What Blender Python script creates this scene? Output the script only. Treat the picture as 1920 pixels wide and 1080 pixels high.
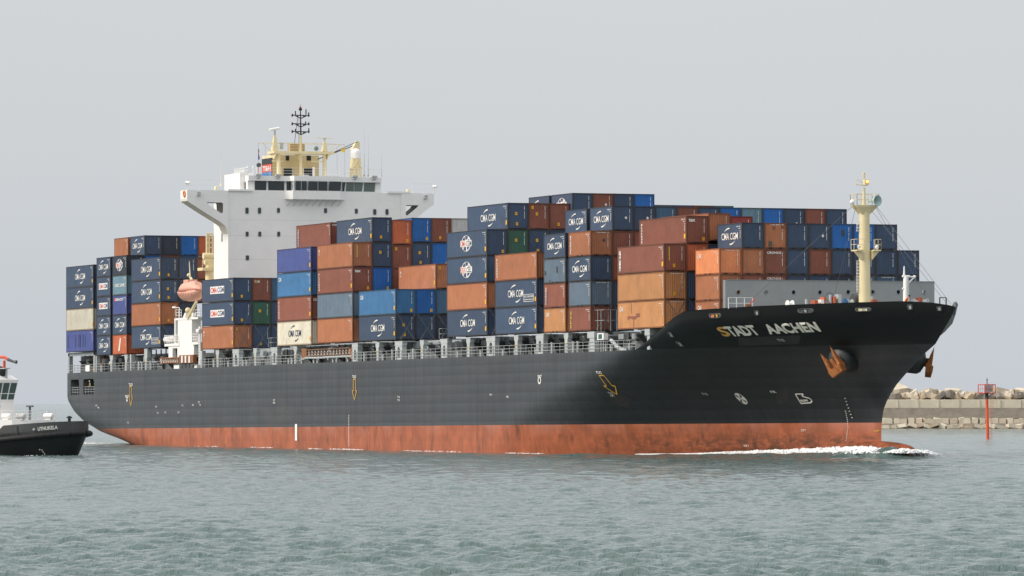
import bpy, math, random
import numpy as np
from mathutils import Vector, Matrix
random.seed(7); RNG = np.random.default_rng(11)
for o in list(bpy.data.objects): bpy.data.objects.remove(o, do_unlink=True)
sc = bpy.context.scene; COL = sc.collection
R = math.radians; PI = math.pi
# ---------------------------------------------------------------- camera
# the ship's own frame: u towards the bow, v to port, w up; the ship floats trimmed by the stern (TRIM)
TRIM = 0.006966
CX, CY, CZ, YAW, PITCH, F = 552.868, -238.097, 4.995, 2.761686, 0.0207706, 10445.96
cam = bpy.data.cameras.new('camera'); camo = bpy.data.objects.new('camera', cam); COL.objects.link(camo)
camo.location = (CX, CY, CZ); camo.rotation_euler = (PI/2+PITCH, 0, YAW-PI/2)
cam.sensor_width = 36; cam.lens = F/1920*36; cam.clip_start = 1; cam.clip_end = 60000
sc.camera = camo
WZ = -0.4                                            # level of the sea
# ---------------------------------------------------------------- light: thin overcast, soft sun on the starboard side
SUN_AZ = math.atan2(-0.93, -0.10); SUN_EL = R(38)    # direction towards the sun, in the world's x-y plane
world = bpy.data.worlds.new("World"); sc.world = world; world.use_nodes = True
nt = world.node_tree; nt.nodes.clear()
def N(nt, t, **k):
    n = nt.nodes.new(t)
    for a, b in k.items(): setattr(n, a, b)
    return n
sky = N(nt, 'ShaderNodeTexSky', sky_type='NISHITA', sun_disc=False, sun_elevation=SUN_EL, sun_rotation=PI/2-SUN_AZ, dust_density=6.0, air_density=1.0)
bgs = N(nt, 'ShaderNodeBackground'); bgs.inputs[1].default_value = 0.05
tc = N(nt, 'ShaderNodeTexCoord'); sep = N(nt, 'ShaderNodeSeparateXYZ')
ramp = N(nt, 'ShaderNodeValToRGB'); e = ramp.color_ramp.elements
e[0].position = 0.0; e[0].color = (0.60, 0.64, 0.69, 1)
e[1].position = 1.0; e[1].color = (1.22, 1.20, 1.17, 1)
for p, c in ((0.03, (0.615, 0.65, 0.69, 1)), (0.075, (0.625, 0.645, 0.66, 1)), (0.3, (0.86, 0.865, 0.865, 1))):
    q = ramp.color_ramp.elements.new(p); q.color = c
nz = N(nt, 'ShaderNodeTexNoise'); nz.inputs['Scale'].default_value = 3.0; nz.inputs['Detail'].default_value = 5
mp = N(nt, 'ShaderNodeMapping'); mp.inputs['Scale'].default_value = (1, 1, 5)
mx = N(nt, 'ShaderNodeMixRGB', blend_type='MULTIPLY'); mx.inputs[0].default_value = 1
mr = N(nt, 'ShaderNodeMapRange'); mr.inputs[3].default_value = 0.95; mr.inputs[4].default_value = 1.05
bgc = N(nt, 'ShaderNodeBackground'); bgc.inputs[1].default_value = 0.93
add = N(nt, 'ShaderNodeAddShader'); out = N(nt, 'ShaderNodeOutputWorld'); L = nt.links.new
L(tc.outputs['Generated'], sep.inputs[0]); L(sep.outputs[2], ramp.inputs[0])
L(tc.outputs['Generated'], mp.inputs[0]); L(mp.outputs[0], nz.inputs[0]); L(nz.outputs[0], mr.inputs[0])
L(ramp.outputs[0], mx.inputs[1]); L(mr.outputs[0], mx.inputs[2]); L(mx.outputs[0], bgc.inputs[0])
L(sky.outputs[0], bgs.inputs[0]); L(bgs.outputs[0], add.inputs[0]); L(bgc.outputs[0], add.inputs[1]); L(add.outputs[0], out.inputs[0])
sun = bpy.data.lights.new('sun', 'SUN'); suno = bpy.data.objects.new('sun', sun); COL.objects.link(suno)
sun.energy = 2.2; sun.angle = R(12); sun.color = (1, 0.95, 0.87)
sd = Vector((math.cos(SUN_AZ)*math.cos(SUN_EL), math.sin(SUN_AZ)*math.cos(SUN_EL), math.sin(SUN_EL)))
suno.rotation_euler = sd.to_track_quat('Z', 'Y').to_euler(); suno.location = (0, 0, 200)
sc.view_settings.view_transform = 'Standard'; sc.view_settings.look = 'None'
sc.view_settings.exposure = 0; sc.view_settings.gamma = 1
sc.render.resolution_x = 1024; sc.render.resolution_y = 576
# ---------------------------------------------------------------- measuring helper: a sight line met with a plane of the ship
fwd = np.array([math.cos(YAW)*math.cos(PITCH), math.sin(YAW)*math.cos(PITCH), math.sin(PITCH)])
rgt = np.array([math.sin(YAW), -math.cos(YAW), 0]); upv = np.cross(rgt, fwd)
def ray(x, y): return fwd*F+rgt*(x-960)-upv*(y-540)
def toship(q):
    c, s = math.cos(TRIM), math.sin(TRIM); return np.array([q[0]*c+q[2]*s, q[1], -q[0]*s+q[2]*c])
def PX(x, y, ax, val):
    o = toship((CX, CY, CZ)); d = toship(ray(x, y)); k = 'uvw'.index(ax); t = (val-o[k])/d[k]; return o+t*d
def PW(x, y, z=WZ):
    d = ray(x, y); t = (z-CZ)/d[2]; return np.array([CX, CY, CZ])+t*d
def PD(x, y, dist):                                   # point on a sight line at a given distance
    d = ray(x, y); d = d/np.linalg.norm(d[:2]); return np.array([CX, CY, CZ])+d*dist
def world_of(u, v, w):
    c, s = math.cos(TRIM), math.sin(TRIM); return Vector((u*c-w*s, v, u*s+w*c))
# ---------------------------------------------------------------- materials
MATS = {}
def mat(name, col, rough=0.5, metal=0.0, var=0.12, scale=0.6, streak=0.0, streak_col=(0.12, 0.05, 0.02), bump=0.0, spec=0.5, objcol=False, mul=1.0):
    if name in MATS: return MATS[name]
    m = bpy.data.materials.new(name); m.use_nodes = True; t = m.node_tree; b = t.nodes['Principled BSDF']
    b.inputs['Roughness'].default_value = rough; b.inputs['Metallic'].default_value = metal
    b.inputs['Specular IOR Level'].default_value = spec
    tc = N(t, 'ShaderNodeTexCoord'); l = t.links.new
    oi = N(t, 'ShaderNodeObjectInfo')
    off = N(t, 'ShaderNodeVectorMath', operation='MULTIPLY_ADD'); off.inputs[1].default_value = (0, 0, 0)
    co = N(t, 'ShaderNodeCombineXYZ'); mm = N(t, 'ShaderNodeMath', operation='MULTIPLY'); mm.inputs[1].default_value = 61
    l(oi.outputs['Random'], mm.inputs[0]); l(mm.outputs[0], co.inputs[0]); l(mm.outputs[0], co.inputs[2])
    ad = N(t, 'ShaderNodeVectorMath', operation='ADD'); l(tc.outputs['Object'], ad.inputs[0]); l(co.outputs[0], ad.inputs[1])
    t.nodes.remove(off)
    no = N(t, 'ShaderNodeTexNoise'); no.inputs['Scale'].default_value = scale; no.inputs['Detail'].default_value = 6; no.inputs['Roughness'].default_value = 0.65
    l(ad.outputs[0], no.inputs['Vector'])
    r = N(t, 'ShaderNodeMapRange'); r.inputs[1].default_value = 0.3; r.inputs[2].default_value = 0.7; r.inputs[3].default_value = (1-var)*mul; r.inputs[4].default_value = (1+var)*mul
    l(no.outputs['Fac'], r.inputs[0])
    x = N(t, 'ShaderNodeMixRGB', blend_type='MULTIPLY'); x.inputs[0].default_value = 1
    if objcol: l(oi.outputs['Color'], x.inputs[1])
    else: x.inputs[1].default_value = (*col, 1)
    l(r.outputs[0], x.inputs[2]); last = x.outputs[0]
    if streak > 0:
        mp = N(t, 'ShaderNodeMapping'); mp.inputs['Scale'].default_value = (2.2, 2.2, 0.22); l(ad.outputs[0], mp.inputs[0])
        n2 = N(t, 'ShaderNodeTexNoise'); n2.inputs['Scale'].default_value = 1.3; n2.inputs['Detail'].default_value = 5; n2.inputs['Roughness'].default_value = 0.7; l(mp.outputs[0], n2.inputs['Vector'])
        r2 = N(t, 'ShaderNodeMapRange'); r2.inputs[1].default_value = 0.56; r2.inputs[2].default_value = 0.78; r2.inputs[3].default_value = 0; r2.inputs[4].default_value = streak
        l(n2.outputs['Fac'], r2.inputs[0])
        y = N(t, 'ShaderNodeMixRGB'); y.inputs[2].default_value = (*streak_col, 1); l(r2.outputs[0], y.inputs[0]); l(last, y.inputs[1]); last = y.outputs[0]
    l(last, b.inputs['Base Color'])
    if bump > 0:
        bp = N(t, 'ShaderNodeBump'); bp.inputs['Strength'].default_value = bump; bp.inputs['Distance'].default_value = 0.05
        l(no.outputs['Fac'], bp.inputs['Height']); l(bp.outputs[0], b.inputs['Normal'])
    MATS[name] = m; return m
M_SHELL = mat('container_paint', (1, 1, 1), 0.5, var=0.17, scale=0.55, streak=0.5, objcol=True)
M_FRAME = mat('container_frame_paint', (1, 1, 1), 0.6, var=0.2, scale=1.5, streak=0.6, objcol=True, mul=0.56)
M_DARK = mat('dark_recess', (0.012, 0.012, 0.013), 0.8)
M_WHITE = mat('white_paint', (0.82, 0.81, 0.79), 0.45, var=0.04, streak=0.08, streak_col=(0.45, 0.36, 0.27))
M_LETTER = mat('white_lettering', (0.72, 0.71, 0.67), 0.5, var=0.12, scale=1.2)
M_GREY = mat('deck_grey_paint', (0.30, 0.33, 0.34), 0.5, var=0.12, streak=0.35)
M_LGREY = mat('light_grey_paint', (0.42, 0.45, 0.455), 0.5, var=0.10, streak=0.3)
M_DGREY = mat('dark_grey_steel', (0.07, 0.075, 0.08), 0.6, var=0.2, streak=0.3)
M_CREAM = mat('cream_paint', (0.72, 0.62, 0.38), 0.5, var=0.06, streak=0.18)
M_YEL = mat('yellow_paint', (0.75, 0.42, 0.02), 0.5)
M_OCHRE = mat('ochre_marking', (0.62, 0.36, 0.06), 0.6)
M_BLACK = mat('black_paint', (0.015, 0.016, 0.018), 0.4)
M_GLASS = mat('dark_window_glass', (0.02, 0.026, 0.032), 0.06, spec=0.8)
M_RUST = mat('rusty_iron', (0.33, 0.115, 0.032), 0.85, var=0.5, scale=2.0, bump=0.3)
M_ORANGE = mat('orange_gear', (0.75, 0.18, 0.04), 0.6)
M_DORANGE = mat('dull_orange_gear', (0.42, 0.11, 0.05), 0.6)
M_RED = mat('red_paint', (0.60, 0.07, 0.035), 0.5, streak=0.2)
M_BLUE = mat('blue_gear', (0.06, 0.17, 0.36), 0.5)
M_NAVYL = mat('navy_lettering', (0.05, 0.06, 0.14), 0.6)
M_REDL = mat('red_lettering', (0.62, 0.06, 0.04), 0.6)
M_WOOD = mat('brown_varnished_wood', (0.24, 0.10, 0.04), 0.6, var=0.3, scale=2)
M_WIRE = mat('steel_wire', (0.10, 0.10, 0.105), 0.5)
M_SALMON = mat('faded_orange_fibreglass', (0.68, 0.36, 0.27), 0.5, var=0.06, streak=0.1)
M_SKIN = mat('skin', (0.40, 0.22, 0.15), 0.6)
# ---------------------------------------------------------------- mesh helpers
class MB:
    def __init__(s): s.v = []; s.f = []; s.m = []; s.smooth = []
    def add(s, vs, fs, mi=0, sm=False):
        b = len(s.v); s.v += [tuple(float(c) for c in p) for p in vs]
        s.f += [tuple(i+b for i in f) for f in fs]; s.m += [mi]*len(fs); s.smooth += [sm]*len(fs); return s
    def box(s, x0, x1, y0, y1, z0, z1, mi=0):
        return s.add([(x0,y0,z0),(x1,y0,z0),(x1,y1,z0),(x0,y1,z0),(x0,y0,z1),(x1,y0,z1),(x1,y1,z1),(x0,y1,z1)],
                     [(0,3,2,1),(4,5,6,7),(0,1,5,4),(1,2,6,5),(2,3,7,6),(3,0,4,7)], mi)
    def tube(s, a, b, r0, r1=None, n=6, mi=0, cap=True):
        r1 = r0 if r1 is None else r1; a = Vector(a); b = Vector(b); d = (b-a)
        if d.length < 1e-6: return s
        d.normalize(); x = d.orthogonal().normalized(); y = d.cross(x)
        vs = []
        for c, r in ((a, r0), (b, r1)):
            for i in range(n):
                t = 2*PI*i/n; vs.append(c+x*math.cos(t)*r+y*math.sin(t)*r)
        fs = [(i, (i+1) % n, n+(i+1) % n, n+i) for i in range(n)]
        s.add(vs, fs, mi, n > 6)
        if cap: s.add(vs, [tuple(range(n-1, -1, -1)), tuple(range(n, 2*n))], mi)
        return s
    def path(s, pts, r, n=6, mi=0):
        for a, b in zip(pts[:-1], pts[1:]): s.tube(a, b, r, n=n, mi=mi)
        return s
    def loft(s, rings, mi=0, sm=True, closed=True, caps=True):
        n = len(rings[0]); b = len(s.v); vs = [p for r in rings for p in r]; fs = []
        for j in range(len(rings)-1):
            for i in range(n if closed else n-1):
                fs.append((j*n+i, j*n+(i+1) % n, (j+1)*n+(i+1) % n, (j+1)*n+i))
        s.add(vs, fs, mi, sm)
        if caps and closed:
            s.add(rings[0], [tuple(range(n-1, -1, -1))], mi); s.add(rings[-1], [tuple(range(n))], mi)
        return s
    def ball(s, c, rx, ry=None, rz=None, n=12, k=8, mi=0):
        ry = rx if ry is None else ry; rz = rx if rz is None else rz; rings = []
        for j in range(k+1):
            t = -PI/2+PI*j/k; cr = max(math.cos(t), 0.01)
            rings.append([(c[0]+rx*cr*math.cos(2*PI*i/n), c[1]+ry*cr*math.sin(2*PI*i/n), c[2]+rz*math.sin(t)) for i in range(n)])
        return s.loft(rings, mi)
    def prism(s, poly, d, mi=0):                       # poly: 3D points in a plane, d: thickness vector
        n = len(poly); vs = list(poly)+[tuple(np.array(p)+np.array(d)) for p in poly]
        return s.add(vs, [tuple(range(n-1, -1, -1)), tuple(range(n, 2*n))]+[(i, (i+1) % n, n+(i+1) % n, n+i) for i in range(n)], mi)
    def mesh(s, name, mats):
        me = bpy.data.meshes.new(name); me.from_pydata(s.v, [], s.f)
        for m in (mats if isinstance(mats, (list, tuple)) else [mats]): me.materials.append(m)
        me.polygons.foreach_set('material_index', s.m); me.polygons.foreach_set('use_smooth', s.smooth)
        me.update(); return me
    def build(s, name, mats, parent=None, fix=True):
        me = s.mesh(name, mats)
        if fix:
            import bmesh
            bm = bmesh.new(); bm.from_mesh(me); bmesh.ops.recalc_face_normals(bm, faces=bm.faces); bm.to_mesh(me); bm.free()
        return link(name, me, parent)
def link(name, me, parent=None):
    o = bpy.data.objects.new(name, me); COL.objects.link(o)
    if parent is not None: o.parent = parent
    return o
def tag(o, label=None, cat=None, group=None, kind=None):
    for k, x in (('label', label), ('category', cat), ('group', group), ('kind', kind)):
        if x: o[k] = x
    return o
def empty(name, loc=(0, 0, 0), rot=(0, 0, 0)):
    o = bpy.data.objects.new(name, None); COL.objects.link(o); o.location = loc; o.rotation_euler = rot; o.empty_display_size = 1; return o
_T = {}
def text2d(s, bold=0.0):                               # flat letter outlines as triangles in a unit box
    k = (s, bold)
    if k in _T: return _T[k]
    cu = bpy.data.curves.new('letters', 'FONT'); cu.body = s; cu.size = 1; cu.offset = bold; cu.resolution_u = 3
    o = bpy.data.objects.new('letters', cu); COL.objects.link(o); bpy.context.view_layer.update()
    me = bpy.data.meshes.new_from_object(o.evaluated_get(bpy.context.evaluated_depsgraph_get()))
    v = np.array([x.co[:2] for x in me.vertices]); f = [tuple(p.vertices) for p in me.polygons]
    mn = v.min(0); mx = v.max(0); v = (v-mn)/(mx-mn); bpy.data.objects.remove(o); bpy.data.meshes.remove(me); bpy.data.curves.remove(cu)
    _T[k] = (v, f); return _T[k]
def letters(mb, s, o, ex, ey, bold=0.02, mi=0, fn=None):   # text fitted to the parallelogram o, o+ex, o+ey
    v, f = text2d(s, bold); o = np.array(o, float); ex = np.array(ex, float); ey = np.array(ey, float)
    P = [o+ex*a+ey*b for a, b in v]
    if fn: P = [fn(p) for p in P]
    return mb.add(P, f, mi)
# ================================================================= THE SHIP
ship = empty('container_ship', (0, 0, 0), (0, -TRIM, 0))
tag(ship, 'black and red container ship carrying stacked containers on its deck', 'ship')
B = 14.78
def lerp_tab(x, tab): return float(np.interp(x, [a for a, _ in tab], [b for _, b in tab]))
US = [(-3, 54), (0.0, 55.2), (1.2, 55.0), (1.9, 55.0), (3.1, 55.2), (4.3, 55.7), (5.1, 56.6), (6.2, 58.0), (7.5, 60.6), (8.8, 63.4), (9.86, 65.8), (10.3, 67.2), (13.6, 71.7), (14.6, 72.1)]
UP = [(-3, -18), (0, -12), (2.75, -8), (5, 2), (7.5, 14), (10.3, 28), (12.4, 37), (14, 38), (15, 39)]
PP = [(-3, 1.6), (2.75, 1.65), (6, 1.55), (10.3, 1.45), (14, 1.36)]
QQ = [(-3, 1.5), (2.75, 1.4), (6, 1.28), (10.3, 1.18), (14, 1.15)]
WBOT = [(-169.9, 4.7), (-168, 3.9), (-165, 3.1), (-160, 2.15), (-150, 0.95), (-141, -0.35), (-130, -2.0), (-120, -3.2), (60, -3.2)]
def topw(u):
    if u < 28.3: return 10.3
    if u < 39.9: return 10.3+3.73*((u-28.3)/11.6)**0.93
    return lerp_tab(u, [(39.9, 14.03), (50, 14.30), (60, 14.42), (66, 14.45), (69, 14.25), (71, 13.95), (72.3, 13.6)])
def hb(u, w):                                         # half breadth of the hull
    us, up = lerp_tab(w, US), lerp_tab(w, UP)
    t = min(1, max(0, (u-up)/(us-up)))
    b = B*(1-t**lerp_tab(w, PP))**lerp_tab(w, QQ)
    wb = lerp_tab(u, WBOT)
    if u < -115:
        r = 2.6
        if w < wb+r:
            k = min(1, max(0, (wb+r-w)/r)); b -= 3.6*(1-math.sqrt(max(0, 1-k*k)))
        if u < -150: b -= 0.5*((-150-u)/20)**3
    return max(b, 0.0)
def station(kind, x):
    """one column of hull points (u, b, w), bottom to top"""
    pts = []; lv = []
    if kind == 'u':
        wb = lerp_tab(x, WBOT); a = max(2.75, wb+0.02)
        for k in range(6): lv.append(wb+(a-wb)*(1-math.cos(k/6*PI/2)) if wb < 2 else wb+(a-wb)*k/6)
        lv.append(a)
        mids = [3.4, 4.1, 4.8, 5.6, 6.5, 7.35, 8.4, 9.4]
        for m_ in mids: lv.append(max(m_, lv[-1]+0.004))
        if wb > 2.75:
            lo = wb; lv = [wb+(7.35-wb)*(1-math.cos(k/12*PI/2)) for k in range(12)]+[7.35, 8.4, 9.4]
        lv.append(10.3); t = topw(x)
        for k in range(1, 6): lv.append(10.3+max(0.0005*k, (t-10.3)*k/5))
        for w in lv: pts.append((x, hb(x, w), w))
    else:                                             # x = 0..1 from u=20 to the stem
        for j in range(6): lv.append(-3.2+(2.75+3.2)*j/6)
        lv += [2.75, 3.4, 4.1, 4.8, 5.6, 6.5, 7.35, 8.4, 9.4, 10.3]
        for w in lv:
            u = 20+(lerp_tab(w, US)-20)*x; pts.append((u, hb(u, w), w))
        for k in range(1, 6):
            u = 40
            w = 13
            for _ in range(8):
                w = 10.3+max(0.0005*k, (topw(u)-10.3)*k/5); u = 20+(lerp_tab(w, US)-20)*x
            pts.append((u, hb(u, w), w))
    return pts
US_ST = [-169.9, -169.0, -167.9, -166.5, -165, -163.5, -161.4, -159.0, -156.4, -154, -151, -148, -144, -140, -135, -130, -125, -120, -116] + list(np.arange(-112, -20, 6.0)) + list(np.arange(-20, 20, 2.0))
sx = [1-(1-r)**1.9 for r in np.linspace(0, 1, 46)]
ST = [station('u', u) for u in US_ST]+[station('s', s) for s in sx]
hull = MB(); NS = len(ST); NL = len(ST[0])
def hole(i, w0, w1):
    if w0 < 7.3 or w1 > 9.45: return False
    u0 = ST[i][12][0]; u1 = ST[i+1][12][0]
    return (u0 > -167.95 and u1 < -163.4) or (u0 > -161.45 and u1 < -156.3)
for sgn in (-1, 1):
    b0 = len(hull.v); vs = [(u, sgn*b, w) for c_ in ST for (u, b, w) in c_]; fs_r = []; fs_b = []
    for i in range(NS-1):
        for j in range(NL-1):
            w0, w1 = ST[i][j][2], ST[i][j+1][2]
            if hole(i, w0, w1) : continue
            q = (i*NL+j, (i+1)*NL+j, (i+1)*NL+j+1, i*NL+j+1)
            if sgn > 0: q = q[::-1]
            (fs_r if max(ST[i][j+1][2], ST[i+1][j+1][2]) <= 2.76 else fs_b).append(q)
    hull.add(vs, fs_b, 0, True)
    hull.v = hull.v  # second set shares nothing; re-add with red
    hull.add(vs, fs_r, 1, True)
# stern plate and bottom, under the counter
c0 = ST[0]; poly = [(u, -b, w) for u, b, w in c0]+[(u, b, w) for u, b, w in reversed(c0)]
hull.add(poly, [tuple(range(len(poly)))], 0)
for i in range(NS-1):
    a, b_ = ST[i][0], ST[i+1][0]
    hull.add([(a[0], -a[1], a[2]), (b_[0], -b_[1], b_[2]), (b_[0], b_[1], b_[2]), (a[0], a[1], a[2])], [(0, 3, 2, 1)], 0 if a[2] > 2.7 else 1)
# bulbous bow, a body of its own shape joined into the forefoot
rings = []
for k in range(15):
    t = k/14; u = 46+16.4*math.sin(t*PI/2); s_ = math.sqrt(max(0.0, 1-t**3.2)); zc = -1.4
    rv = 1.9*s_+0.02; rw = 2.35*s_+0.02; lift = 0.0
    rings.append([(u, rv*math.cos(a), zc+lift+rw*math.sin(a)) for a in np.linspace(0, 2*PI, 21)[:-1]])
hull.loft(rings, 1)
def hullmat(name, col, red=False):
    m = mat(name, col, 0.5 if red else 0.42, var=0.30 if red else 0.12, scale=0.35 if red else .2, streak=0.0, spec=0.5 if red else .32)
    t = m.node_tree; l = t.links.new; b = t.nodes['Principled BSDF']
    src = b.inputs['Base Color'].links[0].from_socket
    tc = [n for n in t.nodes if n.type == 'TEX_COORD'][0]
    # strakes: welded plate lines, patches of newer paint
    mp = N(t, 'ShaderNodeMapping'); mp.inputs['Rotation'].default_value = (PI/2, 0, 0); l(tc.outputs['Object'], mp.inputs[0])
    br = N(t, 'ShaderNodeTexBrick'); br.offset = 0.5
    for k, v_ in (('Scale', 1.0), ('Mortar Size', 0.10), ('Mortar Smooth', 1.0), ('Bias', 0.0), ('Brick Width', 23.0), ('Row Height', 3.3)): br.inputs[k].default_value = v_
    br.inputs['Color1'].default_value = (1.06, 1.06, 1.06, 1); br.inputs['Color2'].default_value = (0.93, 0.93, 0.93, 1); br.inputs['Mortar'].default_value = (0.86, 0.86, 0.86, 1)
    l(mp.outputs[0], br.inputs['Vector'])
    x = N(t, 'ShaderNodeMixRGB', blend_type='MULTIPLY'); x.inputs[0].default_value = 0.2 if red else .5; l(src, x.inputs[1]); l(br.outputs['Color'], x.inputs[2])
    sw = N(t, 'ShaderNodeTexWave', wave_type='BANDS', bands_direction='Z', wave_profile='SAW'); sw.inputs['Scale'].default_value = 1/1.65/2; sw.inputs['Distortion'].default_value = 0.25; sw.inputs['Detail'].default_value = 3; sw.inputs['Detail Scale'].default_value = 0.2; l(tc.outputs['Object'], sw.inputs['Vector'])
    rs_ = N(t, 'ShaderNodeMapRange'); rs_.inputs[3].default_value = 0.80; rs_.inputs[4].default_value = 1.12; l(sw.outputs['Fac'], rs_.inputs[0])
    x2_ = N(t, 'ShaderNodeMixRGB', blend_type='MULTIPLY'); x2_.inputs[0].default_value = 0.25 if red else 1.0; l(x.outputs[0], x2_.inputs[1]); l(rs_.outputs[0], x2_.inputs[2]); x = x2_
    # vertical runs
    mpv = N(t, 'ShaderNodeMapping'); mpv.inputs['Scale'].default_value = (1.6, 1, 0.07); l(tc.outputs['Object'], mpv.inputs[0])
    nv = N(t, 'ShaderNodeTexNoise'); nv.inputs['Scale'].default_value = 1.0; nv.inputs['Detail'].default_value = 6; nv.inputs['Roughness'].default_value = 0.7; l(mpv.outputs[0], nv.inputs['Vector'])
    rv_ = N(t, 'ShaderNodeMapRange'); rv_.inputs[1].default_value = 0.35; rv_.inputs[2].default_value = 0.7; rv_.inputs[3].default_value = 0.84; rv_.inputs[4].default_value = 1.2; l(nv.outputs['Fac'], rv_.inputs[0])
    x3_ = N(t, 'ShaderNodeMixRGB', blend_type='MULTIPLY'); x3_.inputs[0].default_value = 1.0; l(x.outputs[0], x3_.inputs[1]); l(rv_.outputs[0], x3_.inputs[2]); x = x3_
    # scuffs and stains
    mp2 = N(t, 'ShaderNodeMapping'); mp2.inputs['Scale'].default_value = (0.35, 1, 0.09) if red else (0.12, 1, 0.5); l(tc.outputs['Object'], mp2.inputs[0])
    n2 = N(t, 'ShaderNodeTexNoise'); n2.inputs['Scale'].default_value = 1.6 if red else 0.7; n2.inputs['Detail'].default_value = 7; n2.inputs['Roughness'].default_value = 0.72; l(mp2.outputs[0], n2.inputs['Vector'])
    r2 = N(t, 'ShaderNodeMapRange'); r2.inputs[1].default_value = 0.55; r2.inputs[2].default_value = 0.68; r2.inputs[4].default_value = 0.8 if red else 0.3; l(n2.outputs['Fac'], r2.inputs[0])
    y = N(t, 'ShaderNodeMixRGB'); y.inputs[2].default_value = (0.10, 0.035, 0.02, 1) if red else (0.09, 0.085, 0.08, 1); l(r2.outputs[0], y.inputs[0]); l(x.outputs[0], y.inputs[1]); last = y.outputs[0]
    sp = N(t, 'ShaderNodeSeparateXYZ'); l(tc.outputs['Object'], sp.inputs[0])
    if red:
        # bleached band under the paint line; brown slime low at the bow
        n3 = N(t, 'ShaderNodeTexNoise'); n3.inputs['Scale'].default_value = 0.25; n3.inputs['Detail'].default_value = 6; l(tc.outputs['Object'], n3.inputs['Vector'])
        r3 = N(t, 'ShaderNodeMapRange'); r3.inputs[1].default_value = 1.5; r3.inputs[2].default_value = 2.7; r3.inputs[4].default_value = 1.0; l(sp.outputs[2], r3.inputs[0])
        r4 = N(t, 'ShaderNodeMapRange'); r4.inputs[1].default_value = 0.45; r4.inputs[2].default_value = 0.65; r4.inputs[4].default_value = 0.75; l(n3.outputs['Fac'], r4.inputs[0])
        mm = N(t, 'ShaderNodeMath', operation='MULTIPLY'); l(r3.outputs[0], mm.inputs[0]); l(r4.outputs[0], mm.inputs[1])
        z = N(t, 'ShaderNodeMixRGB'); z.inputs[2].default_value = (0.42, 0.17, 0.12, 1); l(mm.outputs[0], z.inputs[0]); l(last, z.inputs[1]); last = z.outputs[0]
        mp5 = N(t, 'ShaderNodeMapping'); mp5.inputs['Scale'].default_value = (0.5, 1, 1.6); l(tc.outputs['Object'], mp5.inputs[0])
        n5 = N(t, 'ShaderNodeTexNoise'); n5.inputs['Scale'].default_value = 0.9; n5.inputs['Detail'].default_value = 8; n5.inputs['Roughness'].default_value = 0.75; l(mp5.outputs[0], n5.inputs['Vector'])
        r5 = N(t, 'ShaderNodeMapRange'); r5.inputs[1].default_value = 2.5; r5.inputs[2].default_value = 0.7; r5.inputs[4].default_value = 1.0; l(sp.outputs[2], r5.inputs[0])
        r6 = N(t, 'ShaderNodeMapRange'); r6.inputs[1].default_value = 0.0; r6.inputs[2].default_value = 30.0; r6.inputs[4].default_value = 1.0; l(sp.outputs[0], r6.inputs[0])
        r7 = N(t, 'ShaderNodeMapRange'); r7.inputs[1].default_value = 0.42; r7.inputs[2].default_value = 0.60; r7.inputs[4].default_value = 0.9; l(n5.outputs['Fac'], r7.inputs[0])
        m1 = N(t, 'ShaderNodeMath', operation='MULTIPLY'); m2 = N(t, 'ShaderNodeMath', operation='MULTIPLY'); l(r5.outputs[0], m1.inputs[0]); l(r6.outputs[0], m1.inputs[1]); l(m1.outputs[0], m2.inputs[0]); l(r7.outputs[0], m2.inputs[1])
        zz = N(t, 'ShaderNodeMixRGB'); zz.inputs[2].default_value = (0.055, 0.028, 0.014, 1); l(m2.outputs[0], zz.inputs[0]); l(last, zz.inputs[1]); last = zz.outputs[0]
    else:
        # glossy black on the forecastle side, weathered grey-black aft; dark shading of the bow flare painted into the fore body
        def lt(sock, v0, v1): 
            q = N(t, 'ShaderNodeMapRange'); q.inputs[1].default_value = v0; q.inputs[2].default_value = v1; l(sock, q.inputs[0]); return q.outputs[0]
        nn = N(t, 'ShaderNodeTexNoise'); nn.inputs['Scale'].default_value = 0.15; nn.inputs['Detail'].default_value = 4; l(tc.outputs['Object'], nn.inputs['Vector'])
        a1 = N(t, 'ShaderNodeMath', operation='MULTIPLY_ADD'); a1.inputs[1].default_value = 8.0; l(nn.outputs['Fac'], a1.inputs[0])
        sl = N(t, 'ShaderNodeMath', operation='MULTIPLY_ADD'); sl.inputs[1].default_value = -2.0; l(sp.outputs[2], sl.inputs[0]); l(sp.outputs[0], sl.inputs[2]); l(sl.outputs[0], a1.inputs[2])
        flare_shade = lt(a1.outputs[0], 2.0, 9.0)
        z = N(t, 'ShaderNodeMixRGB', blend_type='MULTIPLY'); z.inputs[2].default_value = (0.40, 0.42, 0.44, 1); l(flare_shade, z.inputs[0]); l(last, z.inputs[1]); last = z.outputs[0]
        a2 = lt(sp.outputs[2], 10.28, 10.36)
        z2 = N(t, 'ShaderNodeMixRGB'); z2.inputs[2].default_value = (0.004, 0.0045, 0.006, 1); l(a2, z2.inputs[0]); l(last, z2.inputs[1]); last = z2.outputs[0]
    l(last, b.inputs['Base Color'])
    return m
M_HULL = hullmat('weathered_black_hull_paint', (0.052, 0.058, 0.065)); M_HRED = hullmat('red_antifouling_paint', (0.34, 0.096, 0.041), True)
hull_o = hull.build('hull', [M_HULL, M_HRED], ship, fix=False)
def hullpt(px, py, off=0.04):                          # where a sight line meets the starboard side
    lo = 0.0; hi = 15.5
    q = None
    for v in np.linspace(15.5, 0.0, 400):
        p = PX(px, py, 'v', -v)
        if hb(p[0], min(p[2], topw(p[0]))) >= v: q = p; break
    return (q[0], q[2]) if q is not None else (p[0], p[2])
def on_hull(p, off=0.05):                              # lay a flat (u, ?, w) mark on the starboard side
    return np.array([p[0], -hb(p[0], p[2])-off, p[2]])
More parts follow.
